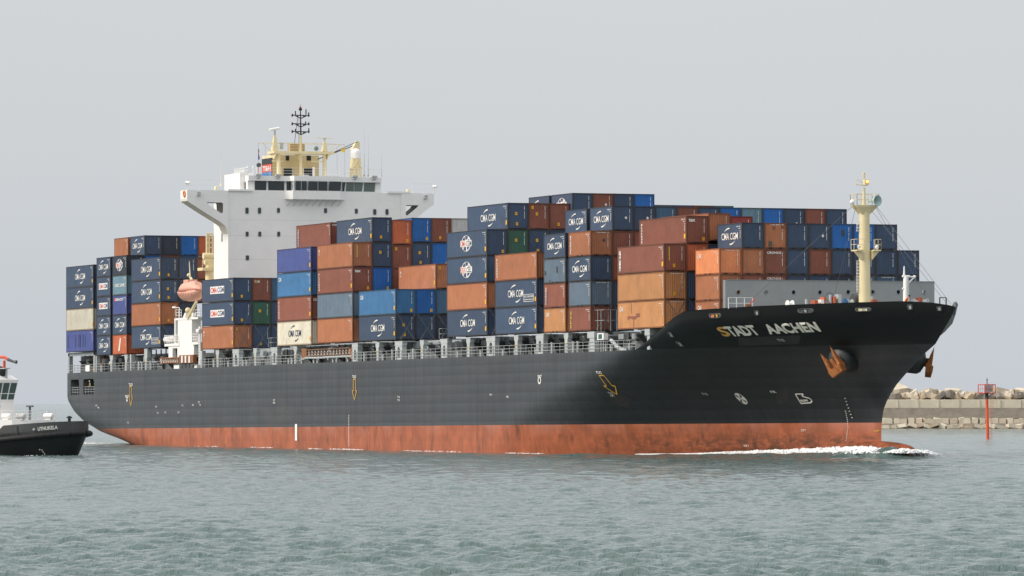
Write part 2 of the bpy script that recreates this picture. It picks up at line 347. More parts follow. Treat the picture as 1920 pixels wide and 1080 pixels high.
# decks
dk = MB()
us_ = list(np.arange(-169.5, 38, 3.0))+[38.0]
for a, b_ in zip(us_[:-1], us_[1:]):
    dk.add([(a, -hb(a, 10.28)+.05, 10.22), (b_, -hb(b_, 10.28)+.05, 10.22), (b_, hb(b_, 10.28)-.05, 10.22), (a, hb(a, 10.28)-.05, 10.22)], [(0, 1, 2, 3)])
dk.build('main_deck', M_GREY, ship)
fd = MB(); us_ = list(np.arange(38, 71.5, 1.0))
for a, b_ in zip(us_[:-1], us_[1:]):
    fd.add([(a, -hb(a, 13.1)+.15, 13.05), (b_, -hb(b_, 13.1)+.15, 13.05), (b_, hb(b_, 13.1)-.15, 13.05), (a, hb(a, 13.1)-.15, 13.05)], [(0, 1, 2, 3)])
qb = hb(38, 10.3)-.35; fd.box(38, 38.2, -qb, qb, 10.22, 13.05)
fd.build('forecastle_deck', M_GREY, ship)
# inside of the bulwark, a plate just inboard of the hull skin
bw = MB(); rows = []
for c_ in ST[-46:-2]:
    t = c_[-1]
    if t[0] < 30: continue
    wl = max(10.3, min(13.0, t[2]-.1)); rows.append(((t[0]-.1, hb(t[0], wl)-.16, wl), (t[0]-.1, t[1]-0.16, t[2]-0.02), (t[0], t[1]+0.03, t[2]+0.03)))
for s_ in (-1, 1):
    for a, b_ in zip(rows[:-1], rows[1:]):
        P_ = [(p[0], s_*max(p[1], .02), p[2]) for p in (a[0], b_[0], b_[1], a[1])]; bw.add(P_, [(0, 1, 2, 3)])
        P_ = [(p[0], s_*max(p[1], .02), p[2]) for p in (a[1], b_[1], b_[2], a[2])]; bw.add(P_, [(0, 1, 2, 3)])
bw.build('bulwark', M_BLACK, ship, fix=False)
# mooring recesses at the stern, with rails
for u0, u1 in ((-167.9, -163.5), (-161.4, -156.4)):
    r_ = MB(); w0, w1 = 7.35, 9.4
    y0 = -hb(u0, 8)+.02; y1 = y0+4.5
    r_.add([(u0, y0, w0), (u1, y0, w0), (u1, y1, w0), (u0, y1, w0), (u0, y0, w1), (u1, y0, w1), (u1, y1, w1), (u0, y1, w1)],
           [(0, 1, 2, 3), (4, 7, 6, 5), (3, 2, 6, 7), (0, 3, 7, 4), (1, 5, 6, 2)])
    mo = r_.build('mooring_opening', mat('recess_grey_paint', (0.10, 0.11, 0.11), 0.7, var=.2), hull_o, fix=False)
    c4 = MB(); rr = 0.55
    for cu_, su in ((u0, 1), (u1, -1)):
        for cw, sw in ((w0, 1), (w1, -1)):
            arc = [(cu_+su*rr*(1-math.cos(a)), y0-.03, cw+sw*rr*(1-math.sin(a))) for a in np.linspace(0, PI/2, 6)]
            arc = [(a_, -hb(a_, c_z)-.02, c_z) for a_, _, c_z in arc]; c4.add([(cu_, -hb(cu_, cw)-.02, cw)]+arc, [(0, i, i+1) for i in range(1, 6)])
    c4.build('corner_plate', M_HULL, hull_o, fix=False)
    rl = MB()
    for k in range(3): rl.tube((u0, y0+.1, w0+.35+.33*k), (u1, y0+.1, w0+.35+.33*k), .035)
    for k in range(4): rl.tube((u0+(u1-u0)*(k+.5)/4, y0+.1, w0), (u0+(u1-u0)*(k+.5)/4, y0+.1, w0+1.02), .04)
    rl.build('opening_rail', M_GREY, hull_o)
    bo = MB()
    for k in (0.4, 0.62): bo.tube((u0+(u1-u0)*k, y0+1.2, w0), (u0+(u1-u0)*k, y0+1.2, w0+.8), .18, n=8)
    bo.build('bollard', M_DGREY, hull_o)
# ---- marks on the hull
def hull_text(s, px, y0, y1, m, name, bold=0.03, shear=0.0):      # px=(x left, x right), y0,y1 = tops at both ends, h px from second tuple
    (xl, xr), (tl, bl), (tr, br_) = px, y0, y1
    a = hullpt(xl, bl); b_ = hullpt(xr, br_); c_ = hullpt(xl, tl)
    mb = MB(); letters(mb, s, (a[0], 0, a[1]), (b_[0]-a[0], 0, b_[1]-a[1]), (shear*(c_[1]-a[1]), 0, c_[1]-a[1]), bold, fn=on_hull)
    return mb.build(name, m, hull_o, fix=False)
M_STADT = mat('stained_white_lettering', (0.86, 0.84, 0.76), 0.5, var=0.15, scale=0.9, streak=0.5, streak_col=(0.75, 0.42, 0.10))
M_SLET = mat('rust_yellowed_lettering', (0.80, 0.45, 0.12), 0.5, var=0.3, scale=2)
hull_text('S', (1359, 1374), (613.5, 631.5), (611.5, 630.0), M_SLET, 'ship_name_letter', .03, .32)
hull_text('TADT', (1374, 1429), (612, 631), (608, 628), M_STADT, 'ship_name_letters', .045, .32)
hull_text('AACHEN', (1445, 1542), (608, 627), (603.5, 622), M_STADT, 'ship_name_letters', .045, .32)
def arrow(px, y0, y1, w_, lx=0):
    a = hullpt(px, y0); b_ = hullpt(px+lx, y1); mb = MB(); u0, w0 = a; H = a[1]-b_[1]; hw = w_
    pts = [(-hw*.5, 0), (hw*.5, 0), (hw*.5, -.55), (hw, -.55), (0, -1), (-hw, -.55), (-hw*.5, -.55), (-hw*.5, 0)]
    P_ = [(u0+x_, 0, w0+y_*H) for x_, y_ in pts]
    for p, q in zip(P_[:-1], P_[1:]):
        p = np.array(p); q = np.array(q); n = max(1, int(np.linalg.norm(q-p)/.6)); t = .07
        d = (q-p)/np.linalg.norm(q-p); nn_ = np.array([-d[2], 0, d[0]])*t
        for k in range(n):
            s0 = p+(q-p)*k/n; s1 = p+(q-p)*(k+1)/n
            mb.add([on_hull(z_) for z_ in (s0-nn_, s1-nn_, s1+nn_, s0+nn_)], [(0, 1, 2, 3)])
    mb.build('tug_arrow', M_OCHRE, hull_o, fix=False)
for (xa, ya, yb, hw, lx, tx, ty) in ((246, 724.5, 761, .75, 0, 242.5, 718.5), (665.5, 711, 750, .75, 0, 661.5, 703.5), (1129, 704, 740, 1.0, 0, 1119, 696)):
    arrow(xa, ya, yb, hw, lx)
    hull_text('TUG', (tx, tx+(7 if xa < 1000 else 11)), (ty, ty+5), (ty, ty+5), M_LETTER, 'tug_mark', .02)
def ring(px, py, ro, ri, name='shell_mark', m=None, w_=1.0):
    c_ = hullpt(px, py); mb = MB(); P_ = []; n = 20
    for r_ in (ro, ri): P_ += [on_hull((c_[0]+r_*w_*math.cos(2*PI*i/n), 0, c_[1]+r_*math.sin(2*PI*i/n))) for i in range(n)]
    if ri > 0: mb.add(P_, [(i, (i+1) % n, n+(i+1) % n, n+i) for i in range(n)])
    else: mb.add(P_[:n], [tuple(range(n))])
    return mb.build(name, m or M_LETTER, hull_o, fix=False)
ring(1012.5, 713, .42, .24, w_=1.1); hull_text('SMIT', (1009, 1017), (703, 707), (703, 707), M_LETTER, 'shell_mark')
ring(239, 748, .36, .2); hull_text('SMIT', (235.5, 243), (741, 744.5), (741, 744.5), M_LETTER, 'shell_mark')
# bow thruster mark: white disc with a dark propeller
ring(1391, 747.5, .58, 0, 'thruster_mark')
c_ = hullpt(1391, 747.5); mb = MB()
for k in range(4):
    a = k*PI/2+PI/4
    mb.add([on_hull(p, .09) for p in ((c_[0], 0, c_[1]), (c_[0]+.5*math.cos(a-.28), 0, c_[1]+.5*math.sin(a-.28)), (c_[0]+.5*math.cos(a+.28), 0, c_[1]+.5*math.sin(a+.28)))], [(0, 1, 2)])
mb.build('thruster_mark_blades', M_BLACK, hull_o, fix=False)
# bulbous bow mark (outline of a stem and bulb) with small letters
bx, by = 1493, 739; a = hullpt(bx, by); sp_ = [(0, 0), (15, -.5), (12.5, 4), (27, 8), (31, 12.5), (28.5, 16), (10, 17.5), (0, 0)]
P_ = [hullpt(bx+x_, by+y_) for x_, y_ in sp_]; mb = MB()
for p, q in zip(P_[:-1], P_[1:]):
    p = np.array((p[0], 0, p[1])); q = np.array((q[0], 0, q[1])); d = (q-p)/np.linalg.norm(q-p); nn_ = np.array([-d[2], 0, d[0]])*.06
    mb.add([on_hull(z_) for z_ in (p-nn_, q-nn_, q+nn_, p+nn_)], [(0, 1, 2, 3)])
mb.build('bulb_mark', M_LETTER, hull_o, fix=False); hull_text('BSM', (1503, 1517), (749.5, 753.5), (748.5, 752.5), M_LETTER, 'bulb_mark_letters')
# repainted patches on the bow plating
for k_, poly in enumerate(([(1383, 634), (1440, 631), (1503, 628.5), (1499, 645), (1440, 647), (1387, 649)], [(1140, 742), (1172, 740), (1190, 752), (1176, 764), (1150, 757)], [(1455, 742), (1472, 722), (1482, 730), (1478, 752), (1462, 758)])):
    P_ = [hullpt(*p) for p in poly]; mb = MB(); c_ = np.mean(P_, 0); P2 = [tuple(np.array(p)*(1-f)+np.array(q)*f) for p, q in zip(P_, P_[1:]+P_[:1]) for f in (0, .33, .66)]
    q = [on_hull((c_[0], 0, c_[1]), .025)]+[on_hull((a, 0, b__), .02) for a, b__ in P2]; n_ = len(P2)
    rg = [on_hull((c_[0]+(a-c_[0])*.5, 0, c_[1]+(b__-c_[1])*.5), .022) for a, b__ in P2]
    mb.add(q+rg, [(0, 1+n_+i, 1+n_+(i+1) % n_) for i in range(n_)]+[(1+i, 1+(i+1) % n_, 1+n_+(i+1) % n_, 1+n_+i) for i in range(n_)])
    mb.build('repaint_patch', mat('worn_patch_grey', (.026, .026, .028), .6, var=.3, scale=1.2), hull_o, fix=False)
# draught marks and small stencils
def dashes(pts, su, sw, name='draught_marks', m=None):
    mb = MB()
    for (x_, y_) in pts:
        c_ = hullpt(x_, y_); mb.add([on_hull((c_[0]+a, 0, c_[1]+b_)) for a, b_ in ((-su, -sw), (su, -sw), (su, sw), (-su, sw))], [(0, 1, 2, 3)])
    return mb.build(name, m or M_LETTER, hull_o, fix=False)
dashes([(655, y_) for y_ in np.arange(779, 838, 3.4)], .11, .045)
dashes([(1586+5*math.sin((y_-768)/20), y_) for y_ in np.arange(771, 826, 3.9)], .07, .035)
dashes([(1585+(y_-745)*.35, y_) for y_ in np.arange(747, 786, 6.0)], .10, .03)
c_ = hullpt(556, 795); d_ = hullpt(556, 826); mb = MB()
mb.add([on_hull(z_) for z_ in ((c_[0]-.38, 0, d_[1]), (c_[0]+.38, 0, d_[1]), (c_[0]+.38, 0, c_[1]), (c_[0]-.38, 0, c_[1]))], [(0, 1, 2, 3)]); mb.build('white_gauge_bar', M_WHITE, hull_o, fix=False)
for (x_, y_) in ((180, 762), (184, 766), (292, 764), (295, 776), (309, 775), (334, 775), (341, 762), (361, 761), (372, 756), (374, 761), (513, 752), (513, 757), (746, 746), (746, 752), (919, 742), (950, 746), (1320, 741), (1448, 737), (239, 794), (1503, 809), (1396, 838), (1143, 739), (1148, 744), (1462, 640)):
    w_ = 3.0 + (x_*7 % 4)
    c_ = hullpt(x_, y_); mb = MB()
    letters(mb, random.choice(['T12', 'FR', 'NO.4', 'WB 3', 'CPT']), (c_[0], 0, c_[1]), (.75, 0, 0), (0, 0, .22), .01, fn=on_hull); mb.build('stencil_mark', M_LETTER, hull_o, fix=False)
hull_text('DF', (1641, 1650), (806, 809.5), (806, 809.5), M_OCHRE, 'stencil_mark')
# fairleads and chocks in the bulwark
def fairlead(px, py, wpx, hpx, inner, n_open=1):
    c_ = hullpt(px, py); a = hullpt(px-wpx/2, py); b_ = hullpt(px+wpx/2, py); wu = (b_[0]-a[0])/2; hw = hpx/17.5/2
    fr = MB(); n = 24; P_ = []
    def sup(k, s_): 
        t = 2*PI*k/n; cx, sy = math.cos(t), math.sin(t)
        return (c_[0]+s_*wu*math.copysign(abs(cx)**.5, cx), 0, c_[1]+s_*hw*math.copysign(abs(sy)**.5, sy))
    for s_, o_ in ((1.12, .02), (1.05, .16), (.86, .16), (.82, .03)): P_.append([on_hull(sup(k, s_), o_) for k in range(n)])
    fr.loft(P_, 0, True, True, False); fr.build('fairlead', M_DGREY, hull_o, fix=False)
    fi = MB(); fi.add([on_hull(sup(k, .84), .045) for k in range(n)], [tuple(range(n))]); fo = fi.build('fairlead_opening', M_DARK, hull_o, fix=False)
    if inner is not None:
        mb = MB()
        for k, (fx, fw, m_) in enumerate(inner):
            x0 = c_[0]-wu*.8+2*wu*.8*fx; x1 = x0+2*wu*.8*fw
            mb.add([on_hull(z_, .075) for z_ in ((x0, 0, c_[1]-hw*.7), (x1, 0, c_[1]-hw*.7), (x1+.1, 0, c_[1]+hw*.6), (x0-.1, 0, c_[1]+hw*.7))], [(0, 1, 2, 3)], k)
        mb.build('fairlead_roller', [i_[2] for i_ in inner], hull_o, fix=False)
fairlead(1343, 592, 20, 8, [(0.0, .35, mat('pale_orange_plate', (.55, .2, .1), .6)), (.62, .12, M_OCHRE)])
fairlead(1513, 583, 26, 7.5, [(.05, .2, M_DGREY), (.4, .15, M_GREY), (.75, .15, M_DGREY)])
fairlead(1620, 580.5, 26, 6.5, [(.1, .3, M_CREAM), (.5, .12, M_LGREY), (.7, .12, M_CREAM)])
for px_, py_ in ((1421, 587), (1708, 576), (1260, 628), (1277, 645.5)): fairlead(px_, py_, 7, 8, [(.3, .5, M_LGREY)])
fairlead(1763, 579, 7, 7, [(.2, .6, M_LGREY)])
# anchor pods and anchors
for s_ in (-1, 1):
    pod = MB(); u0, w0 = 55.2, 8.45; b0 = hb(u0, w0)
    ax = Vector((.45, s_*.86, -.22)).normalized(); x_ = Vector((0, 0, 1)).cross(ax).normalized(); y_ = ax.cross(x_)
    x0_, y0_ = x_.copy(), y_.copy(); ra = .5 if s_ < 0 else -.3; x_ = x0_*math.cos(ra)+y0_*math.sin(ra); y_ = y0_*math.cos(ra)-x0_*math.sin(ra)
    c0 = Vector((55.0, s_*4.95, 8.75))-ax*3.0; rings = []
    for k in range(10):
        t = k/9; r_ = 1.6-.3*t if t < .75 else (1.6-.3*t)*math.sqrt(max(0.02, 1-((t-.75)/.25)**2)); d_ = 3.0*t
        rings.append([tuple(c0+ax*d_+(x_*math.cos(a)+y_*math.sin(a))*r_) for a in np.linspace(0, 2*PI, 25)[:-1]])
    pod.loft(rings, 0); pod.build('anchor_pod', mat('pod_grey_black_paint', (.034, .037, .039), .5, var=.15), hull_o)
    an = empty('anchor', world_of(*(c0+ax*3.05)), (0, -TRIM, 0))
    tag(an, 'rusty orange anchor hanging on the near bow below the ship name' if s_ < 0 else 'dark rusty anchor hanging on the far bow, seen against sky', 'anchor', 'bow anchors')
    # frame: shank along the pod axis; flukes folded up against the hull
    def tilt(p): 
        p = Vector(p)*.86; return tuple(ax*p.z*1.0+x_*p.x+y_*p.y)
    sh = MB(); sh.add([tilt(p) for p in ((-.18,-.25,-1), (.18,-.25,-1), (.18,.25,-1), (-.18,.25,-1), (-.24,-.7,.45), (.24,-.7,.45), (.24,.5,.45), (-.24,.5,.45))], [(0,3,2,1), (4,5,6,7), (0,1,5,4), (1,2,6,5), (2,3,7,6), (3,0,4,7)]); sh.build('shank', M_RUST, an)
    cr = MB(); cr.add([tilt(p) for p in ((-1.0,-1.5,.15), (1.0,-1.5,.15), (1.15,-.5,.0), (-1.15,-.5,.0), (-.9,-1.45,.85), (.9,-1.45,.85), (1.0,-.6,.9), (-1.0,-.6,.9))], [(0,3,2,1), (4,5,6,7), (0,1,5,4), (1,2,6,5), (2,3,7,6), (3,0,4,7)]); cr.build('crown', M_RUST, an)
    for sx_ in (-1, 1):
        fl = MB(); q = sx_*.78
        fl.add([tilt(p) for p in ((q-.3, -.9, .1), (q+.3, -.9, .1), (q+.26, -.9, .75), (q-.26, -.9, .75), (q-.22, .6, .25), (q+.22, .6, .25), (q+.18, .6, .62), (q-.18, .6, .62), (q+sx_*.1, 1.75, .5))],
               [(0,1,5,4), (1,2,6,5), (2,3,7,6), (3,0,4,7), (4,5,8), (5,6,8), (6,7,8), (7,4,8), (0,3,2,1)]); fl.build('fluke', M_RUST, an)
# ================================================================= CONTAINERS
P = 2.464; CW = 2.438; L40, L20 = 12.192, 6.058
def corr(mb, o, ex, ez, en, n, depth, z0, z1, flat=.55):   # corrugated panel: n waves along ex, from z0 to z1
    o, ex, ez, en = map(lambda q: np.array(q, float), (o, ex, ez, en)); pts = [(0.0, 0.0)]
    for k in range(n):
        a = k/n; w_ = 1/n
        pts += [(a+w_*.12, 0), (a+w_*.30, -depth), (a+w_*.70, -depth), (a+w_*.88, 0)]
    pts.append((1.0, 0.0)); pr = None; vs = []
    for x_, d_ in pts: vs += [o+ex*x_+en*d_+ez*z0, o+ex*x_+en*d_+ez*z1]
    mb.add(vs, [(2*i, 2*i+2, 2*i+3, 2*i+1) for i in range(len(pts)-1)])
CM = {}
def cont_mesh(L_, h):
    k = (L_, h)
    if k in CM: return CM[k]
    s = MB(); g = .012; pw = .15; big = L_ > 10
    corr(s, (pw, g, 0), (L_-2*pw, 0, 0), (0, 0, 1), (0, -1, 0), 42 if big else 21, .036, .16, h-.10)
    corr(s, (L_-pw, CW-g, 0), (-(L_-2*pw), 0, 0), (0, 0, 1), (0, 1, 0), 42 if big else 21, .036, .16, h-.10)
    corr(s, (L_-g-.02, pw, 0), (0, CW-2*pw, 0), (0, 0, 1), (1, 0, 0), 9, .05, .16, h-.12)
    corr(s, (g+.02, CW-pw, 0), (0, -(CW-2*pw), 0), (0, 0, 1), (-1, 0, 0), 9, .05, .16, h-.12)
    s.box(.1, L_-.1, .1, CW-.1, .14, .15); s.box(.05, L_-.05, .05, CW-.05, h-.035, h-.02)
    me = s.mesh('container_shell', M_SHELL)
    f = MB()
    for x0 in (0, L_-pw):
        for y0 in (0, CW-pw): f.box(x0, x0+pw, y0, y0+pw, .12, h-.12)
    for y0 in (0.004, CW-.104): f.box(pw, L_-pw, y0, y0+.10, h-.10, h-.005); f.box(pw, L_-pw, y0, y0+.10, .02, .16)
    for x0 in (0.004, L_-.104): f.box(x0, x0+.10, pw, CW-pw, h-.12, h-.005); f.box(x0, x0+.10, pw, CW-pw, .02 if not big else .05, .16)
    for x0 in (-.004, L_-.176):
        for y0 in (-.004, CW-.176):
            for z0 in (0, h-.12): f.box(x0, x0+.18, y0, y0+.18, z0, z0+.12)
    if big: f.box(L_-.09, L_+.006, CW*.30, CW*.70, .0, .13, 1)
    else:
        for a in (.385, .575): f.box(L_*a, L_*a+.36, -.008, .3, .03, .14, 1)
        f.box(L_-.09, L_+.006, CW*.2, CW*.36, .02, .12, 1); f.box(L_-.09, L_+.006, CW*.64, CW*.8, .02, .12, 1)
    mf = f.mesh('container_frame', [M_FRAME, M_DARK])
    CM[k] = (me, mf); return CM[k]
def arcs(mb, x0, x1, zt, zb, ah, y, mi=0):            # two crescent strokes above left and below right of the word
    W_ = x1-x0; n = 8
    for flip in (1, -1):
        up, dn = [], []
        for k in range(n):
            t = k/(n-1); px_ = .17+.32*t**1.15; pz_ = ah*(1-(1-t)**1.9)*.82+.03; th = (.10+.90*min(1, t*1.5))*ah*.17
            up.append((px_-th*.16, pz_+th)); dn.append((px_+th*.22, pz_-th*.7))
        poly = up+dn[::-1]
        P_ = [(x0+W_*a_, y, zt+b_) if flip > 0 else (x1-W_*a_, y, zb-b_) for a_, b_ in poly]
        mb.add(P_, [(i, i+1, 2*n-2-i, 2*n-1-i) for i in range(n-1)], mi)
LOGO = {}
def logo_mesh(kind, L_, h):
    k = (kind, L_, h)
    if k in LOGO: return LOGO[k]
    mb = MB(); y = -.012; mats = [M_LETTER]; big = L_ > 10
    if kind in ('cma', 'memo', 'cmad'):
        if kind == 'cmad': mats = [M_NAVYL]
        x0, x1 = ((.335, .70) if big else (.17, .83)); x0 *= L_; x1 *= L_; z0, z1 = .365*h, .635*h
        if kind == 'memo': x0 -= .02*L_; x1 -= .02*L_
        letters(mb, 'CMA CGM', (x0, y, z0), (x1-x0, 0, 0), (0, 0, z1-z0), .008)
        arcs(mb, x0, x1, z1+.03*h, z0-.03*h, .165*h, y)
        if kind == 'memo':
            a, b_, c0, c1 = .69*L_, .93*L_, .17*h, .45*h; t = .05
            for q in ((a, b_, c0, c0+t), (a, b_, c1-t, c1), (a, a+.1, c0, c1), (b_-.1, b_, c0, c1)):
                mb.add([(q[0], y-.004, q[2]), (q[1], y-.004, q[2]), (q[1], y-.004, q[3]), (q[0], y-.004, q[3])], [(0, 1, 2, 3)])
            letters(mb, 'ECO CONTAINER', (a+.2, y, c0+.45), (b_-a-.4, 0, 0), (0, 0, .22), .02); letters(mb, 'bamboo flooring', (a+.2, y, c0+.12), (b_-a-.4, 0, 0), (0, 0, .22), .02)
    elif kind == 'plate':
        mats = [mat('white_panel', (.75, .75, .73), .5, streak=.2), M_REDL, M_NAVYL]
        x0, x1 = ((.27, .71) if big else (.18, .80)); x0 *= L_; x1 *= L_; z0, z1 = .36*h, .68*h; m_ = (x0+x1)/2
        mb.add([(x0, y, z0), (x1, y, z0), (x1, y, z1), (x0, y, z1)], [(0, 1, 2, 3)], 0)
        letters(mb, 'CMA', (x0+.15, y-.006, z0+.13), (m_-x0-.2, 0, 0), (0, 0, z1-z0-.26), .03, 1); letters(mb, 'CGM', (m_+.08, y-.006, z0+.13), (x1-m_-.2, 0, 0), (0, 0, z1-z0-.26), .03, 2)
    elif kind in ('globe', 'globe2'):
        mats = [M_LETTER, M_REDL, M_NAVYL, M_SHELL]; c_ = .49*L_; rx = .118*L_ if big else .2*L_; rz = .31*h; n = 28
        mb.add([(c_+rx*math.cos(2*PI*i/n), y, .52*h+rz*math.sin(2*PI*i/n)) for i in range(n)], [tuple(range(n))], 0)
        for a0, a1, r0, r1 in ((1.9, 2.6, .45, .9), (1.1, 1.8, .5, .95), (4.0, 4.7, .4, .95), (5.0, 5.9, .5, .85), (.2, .8, .5, .8), (3.4, 3.8, .45, .9)):
            pp = [(c_+rx*r*math.cos(a), y-.004, .52*h+rz*r*math.sin(a)) for r in (r0, r1) for a in np.linspace(a0, a1, 5)]
            mb.add(pp, [(i, i+1, i+6, i+5) for i in range(4)], 2)
        z0, z1 = .42*h, .62*h; w_ = rx*1.22
        mb.add([(c_-w_, y-.006, z0-.05), (c_+w_, y-.006, z0-.05), (c_+w_, y-.006, z1+.05), (c_-w_, y-.006, z1+.05)], [(0, 1, 2, 3)], 0)
        a_, b_ = ('CMA', 'CGM') if kind == 'globe' else ('EXX', 'CEL.')
        letters(mb, a_, (c_-w_+.05, y-.01, z0), (w_*.92, 0, 0), (0, 0, z1-z0), .02, 1); letters(mb, b_, (c_+.05, y-.01, z0), (w_*.9, 0, 0), (0, 0, z1-z0), .02, 2)
    elif kind in ('cnc', 'cai', 'slash', 'patch', 'stripes', 'corner', 'cornerR', 'corner_star', 'indigo', 'dk'):
        if kind == 'cnc': letters(mb, 'CNC LINE', (.15*L_, y, .42*h), (.7*L_, 0, 0), (0, 0, .16*h), .03)
        if kind in ('cai', 'patch'): letters(mb, 'CAI', (.05*L_ if big else .10*L_, y, .66*h), (.9, 0, 0), (0, 0, .17*h), .03)
        if kind == 'slash': mb.add([(.40*L_, y, .18*h), (.50*L_, y, .18*h), (.60*L_, y, .82*h), (.52*L_, y, .84*h)], [(0, 1, 2, 3)])
        if kind == 'patch':
            mats = [M_LETTER, mat('faded_brown_patch', (.24, .08, .05), .6)]
            mb.add([(.22*L_, y, .47*h), (.40*L_, y, .47*h), (.40*L_, y, .56*h), (.48*L_, y, .56*h), (.48*L_, y, .44*h), (.40*L_, y, .43*h), (.40*L_, y, .36*h), (.31*L_, y, .36*h), (.31*L_, y, .43*h), (.22*L_, y, .36*h)], [tuple(range(9, -1, -1))], 1)
            mb.box(.345*L_, .352*L_, y-.004, 0, .08*h, .36*h, 1); mb.box(.30*L_, .305*L_, y-.004, 0, .56*h, .95*h, 1)
        if kind == 'stripes':
            mats = [mat('dark_blue_scrape', (.035, .05, .16), .6)]
            for a in (.05, .33, .45, .50, .60, .68): mb.add([(a*L_, y, .22*h), ((a+.03)*L_, y, .25*h), ((a+.03)*L_, y, .82*h), (a*L_, y, .8*h)], [(0, 1, 2, 3)])
        if kind == 'corner': letters(mb, 'Fe', (.05*L_, y, .70*h), (.35, 0, 0), (0, 0, .35), .03); letters(mb, 'o', (.05*L_, y, .58*h), (.3, 0, 0), (0, 0, .2), .03)
        if kind == 'indigo': mats = [M_LETTER, M_REDL]; letters(mb, 'SEACO', (.2*L_, y, .72*h), (.55*L_, 0, 0), (0, 0, .13*h), .03); mb.add([(.12*L_, y, .7*h), (.2*L_, y, .7*h), (.2*L_, y, .86*h), (.12*L_, y, .86*h)], [(0, 1, 2, 3)], 1)
        if kind == 'dk':
            mats = [mat('dark_patch', (.05, .055, .06), .6)]
            mb.box(.58*L_, .64*L_, y, 0, .42*h, .68*h); mb.box(.04*L_, .10*L_, y, 0, .35*h, .52*h); mb.box(.25*L_, .30*L_, y, 0, .02*h, .14*h)
    elif kind in ('v_white', 'v_white20', 'v_yellow', 'v_blue', 'v_panel'):
        s_ = {'v_white': 'FLORENS', 'v_yellow': 'GOLD', 'v_blue': 'GESEACO', 'v_panel': 'TRITON', 'v_white20': 'INTERPOOL'}[kind]
        mats = [{'v_yellow': mat('yellow_lettering', (.75, .55, .1), .5), 'v_panel': M_DARK}.get(kind, M_LETTER), M_NAVYL, M_WHITE]
        x0 = .045*L_ if big else .08*L_; w_ = .30; z0, z1 = .12*h, .85*h; n = len(s_)
        if kind == 'v_blue': mb.add([(x0-.05, y+.003, z0), (x0+w_+.05, y+.003, z0), (x0+w_+.05, y+.003, z1-.3), (x0-.05, y+.003, z1-.3)], [(0, 1, 2, 3)], 1)
        if kind == 'v_panel': mb.add([(x0-.06, y+.003, z0), (x0+w_+.06, y+.003, z0), (x0+w_+.06, y+.003, z1), (x0-.06, y+.003, z1)], [(0, 1, 2, 3)], 2)
        for i, ch in enumerate(s_):
            za = z1-(z1-z0)*(i+1)/n
            letters(mb, ch, (x0, y, za+.03), (w_, 0, 0), (0, 0, (z1-z0)/n*.78), .04)
    me = mb.mesh('logo', mats); LOGO[k] = me; return me
def front_mesh(kind, L_, h):
    k = ('f'+kind, L_, h)
    if k in LOGO: return LOGO[k]
    mb = MB(); x = L_+.004; mats = [M_LETTER]
    def q(y0, y1, z0, z1, mi=0): mb.add([(x, y0, z0), (x, y1, z0), (x, y1, z1), (x, y0, z1)], [(0, 1, 2, 3)], mi)
    if kind == 'serial':
        for i in range(12):
            if i != 4: q(1.92, 1.99, h-.35-i*.115-.08, h-.35-i*.115)
    elif kind in ('tex', 'cronos', 'names', 'cr'):
        s_, y0, w_, z0, hh = {'tex': ('tex', .25, .75, h-.62, .34), 'cronos': ('CRONOS', .28, 1.55, h-.52, .24), 'names': ('THIS SIDE UP', .62, 1.5, h-.24, .10), 'cr': ('CRONOS', .2, 1.5, h-.42, .22)}[kind]
        letters(mb, s_, (x, y0, z0), (0, w_, 0), (0, 0, hh), .03)
    elif kind in ('y1', 'y2', 'y3', 'y4'):
        mats = [M_YEL, mat('sticker_ink', (.3, .14, .01), .6)]
        y0, z0 = {'y1': (.95, .42), 'y2': (1.75, .30), 'y3': (.35, h-.65), 'y4': (.85, h-1.35)}[kind]
        q(y0, y0+.28, z0, z0+.34)
        for i in range(3): mb.add([(x+.003, y0+.05+.07*i, z0+.08), (x+.003, y0+.08+.07*i, z0+.08), (x+.003, y0+.08+.07*i, z0+.28), (x+.003, y0+.05+.07*i, z0+.28)], [(0, 1, 2, 3)], 1)
    elif kind in ('d1', 'd2', 'd3'):
        mats = [mat('orange_placard', (.65, .28, .05), .5) if kind == 'd3' else M_LETTER]
        c_ = (1.55, h*.52) if kind != 'd2' else (1.5, h*.25)
        for dz in ((0,) if kind != 'd2' else (0, .32)):
            mb.add([(x, c_[0]-.17, c_[1]+dz), (x, c_[0], c_[1]-.17+dz), (x, c_[0]+.17, c_[1]+dz), (x, c_[0], c_[1]+.17+dz)], [(0, 1, 2, 3)])
    elif kind == 'yv': mats = [mat('yellow_lettering', (.75, .55, .1), .5)]; [q(.5, .62, h-.35-i*.14-.10, h-.35-i*.14) for i in range(10)]
    elif kind == 'patches': mats = [mat('green_patch', (.08, .09, .07), .7), mat('faded_brown_patch', (.24, .08, .05), .6)]; q(.5, .85, .25, .75); q(.9, 1.2, h-.65, h-.35, 1); q(1.9, 2.2, h-.6, h-.3, 1)
    elif kind == 'hole': mats = [mat('dark_patch', (.05, .055, .06), .6)]; q(1.15, 1.5, 1.35, 2.0)
    elif kind == 'dent': mats = [mat('dark_patch', (.05, .055, .06), .6)]; n = 12; mb.add([(x, 1.5+.17*math.cos(2*PI*i/n), h*.62+.17*math.sin(2*PI*i/n)) for i in range(n)], [tuple(range(n))])
    me = mb.mesh('front_mark', mats); LOGO[k] = me; return me
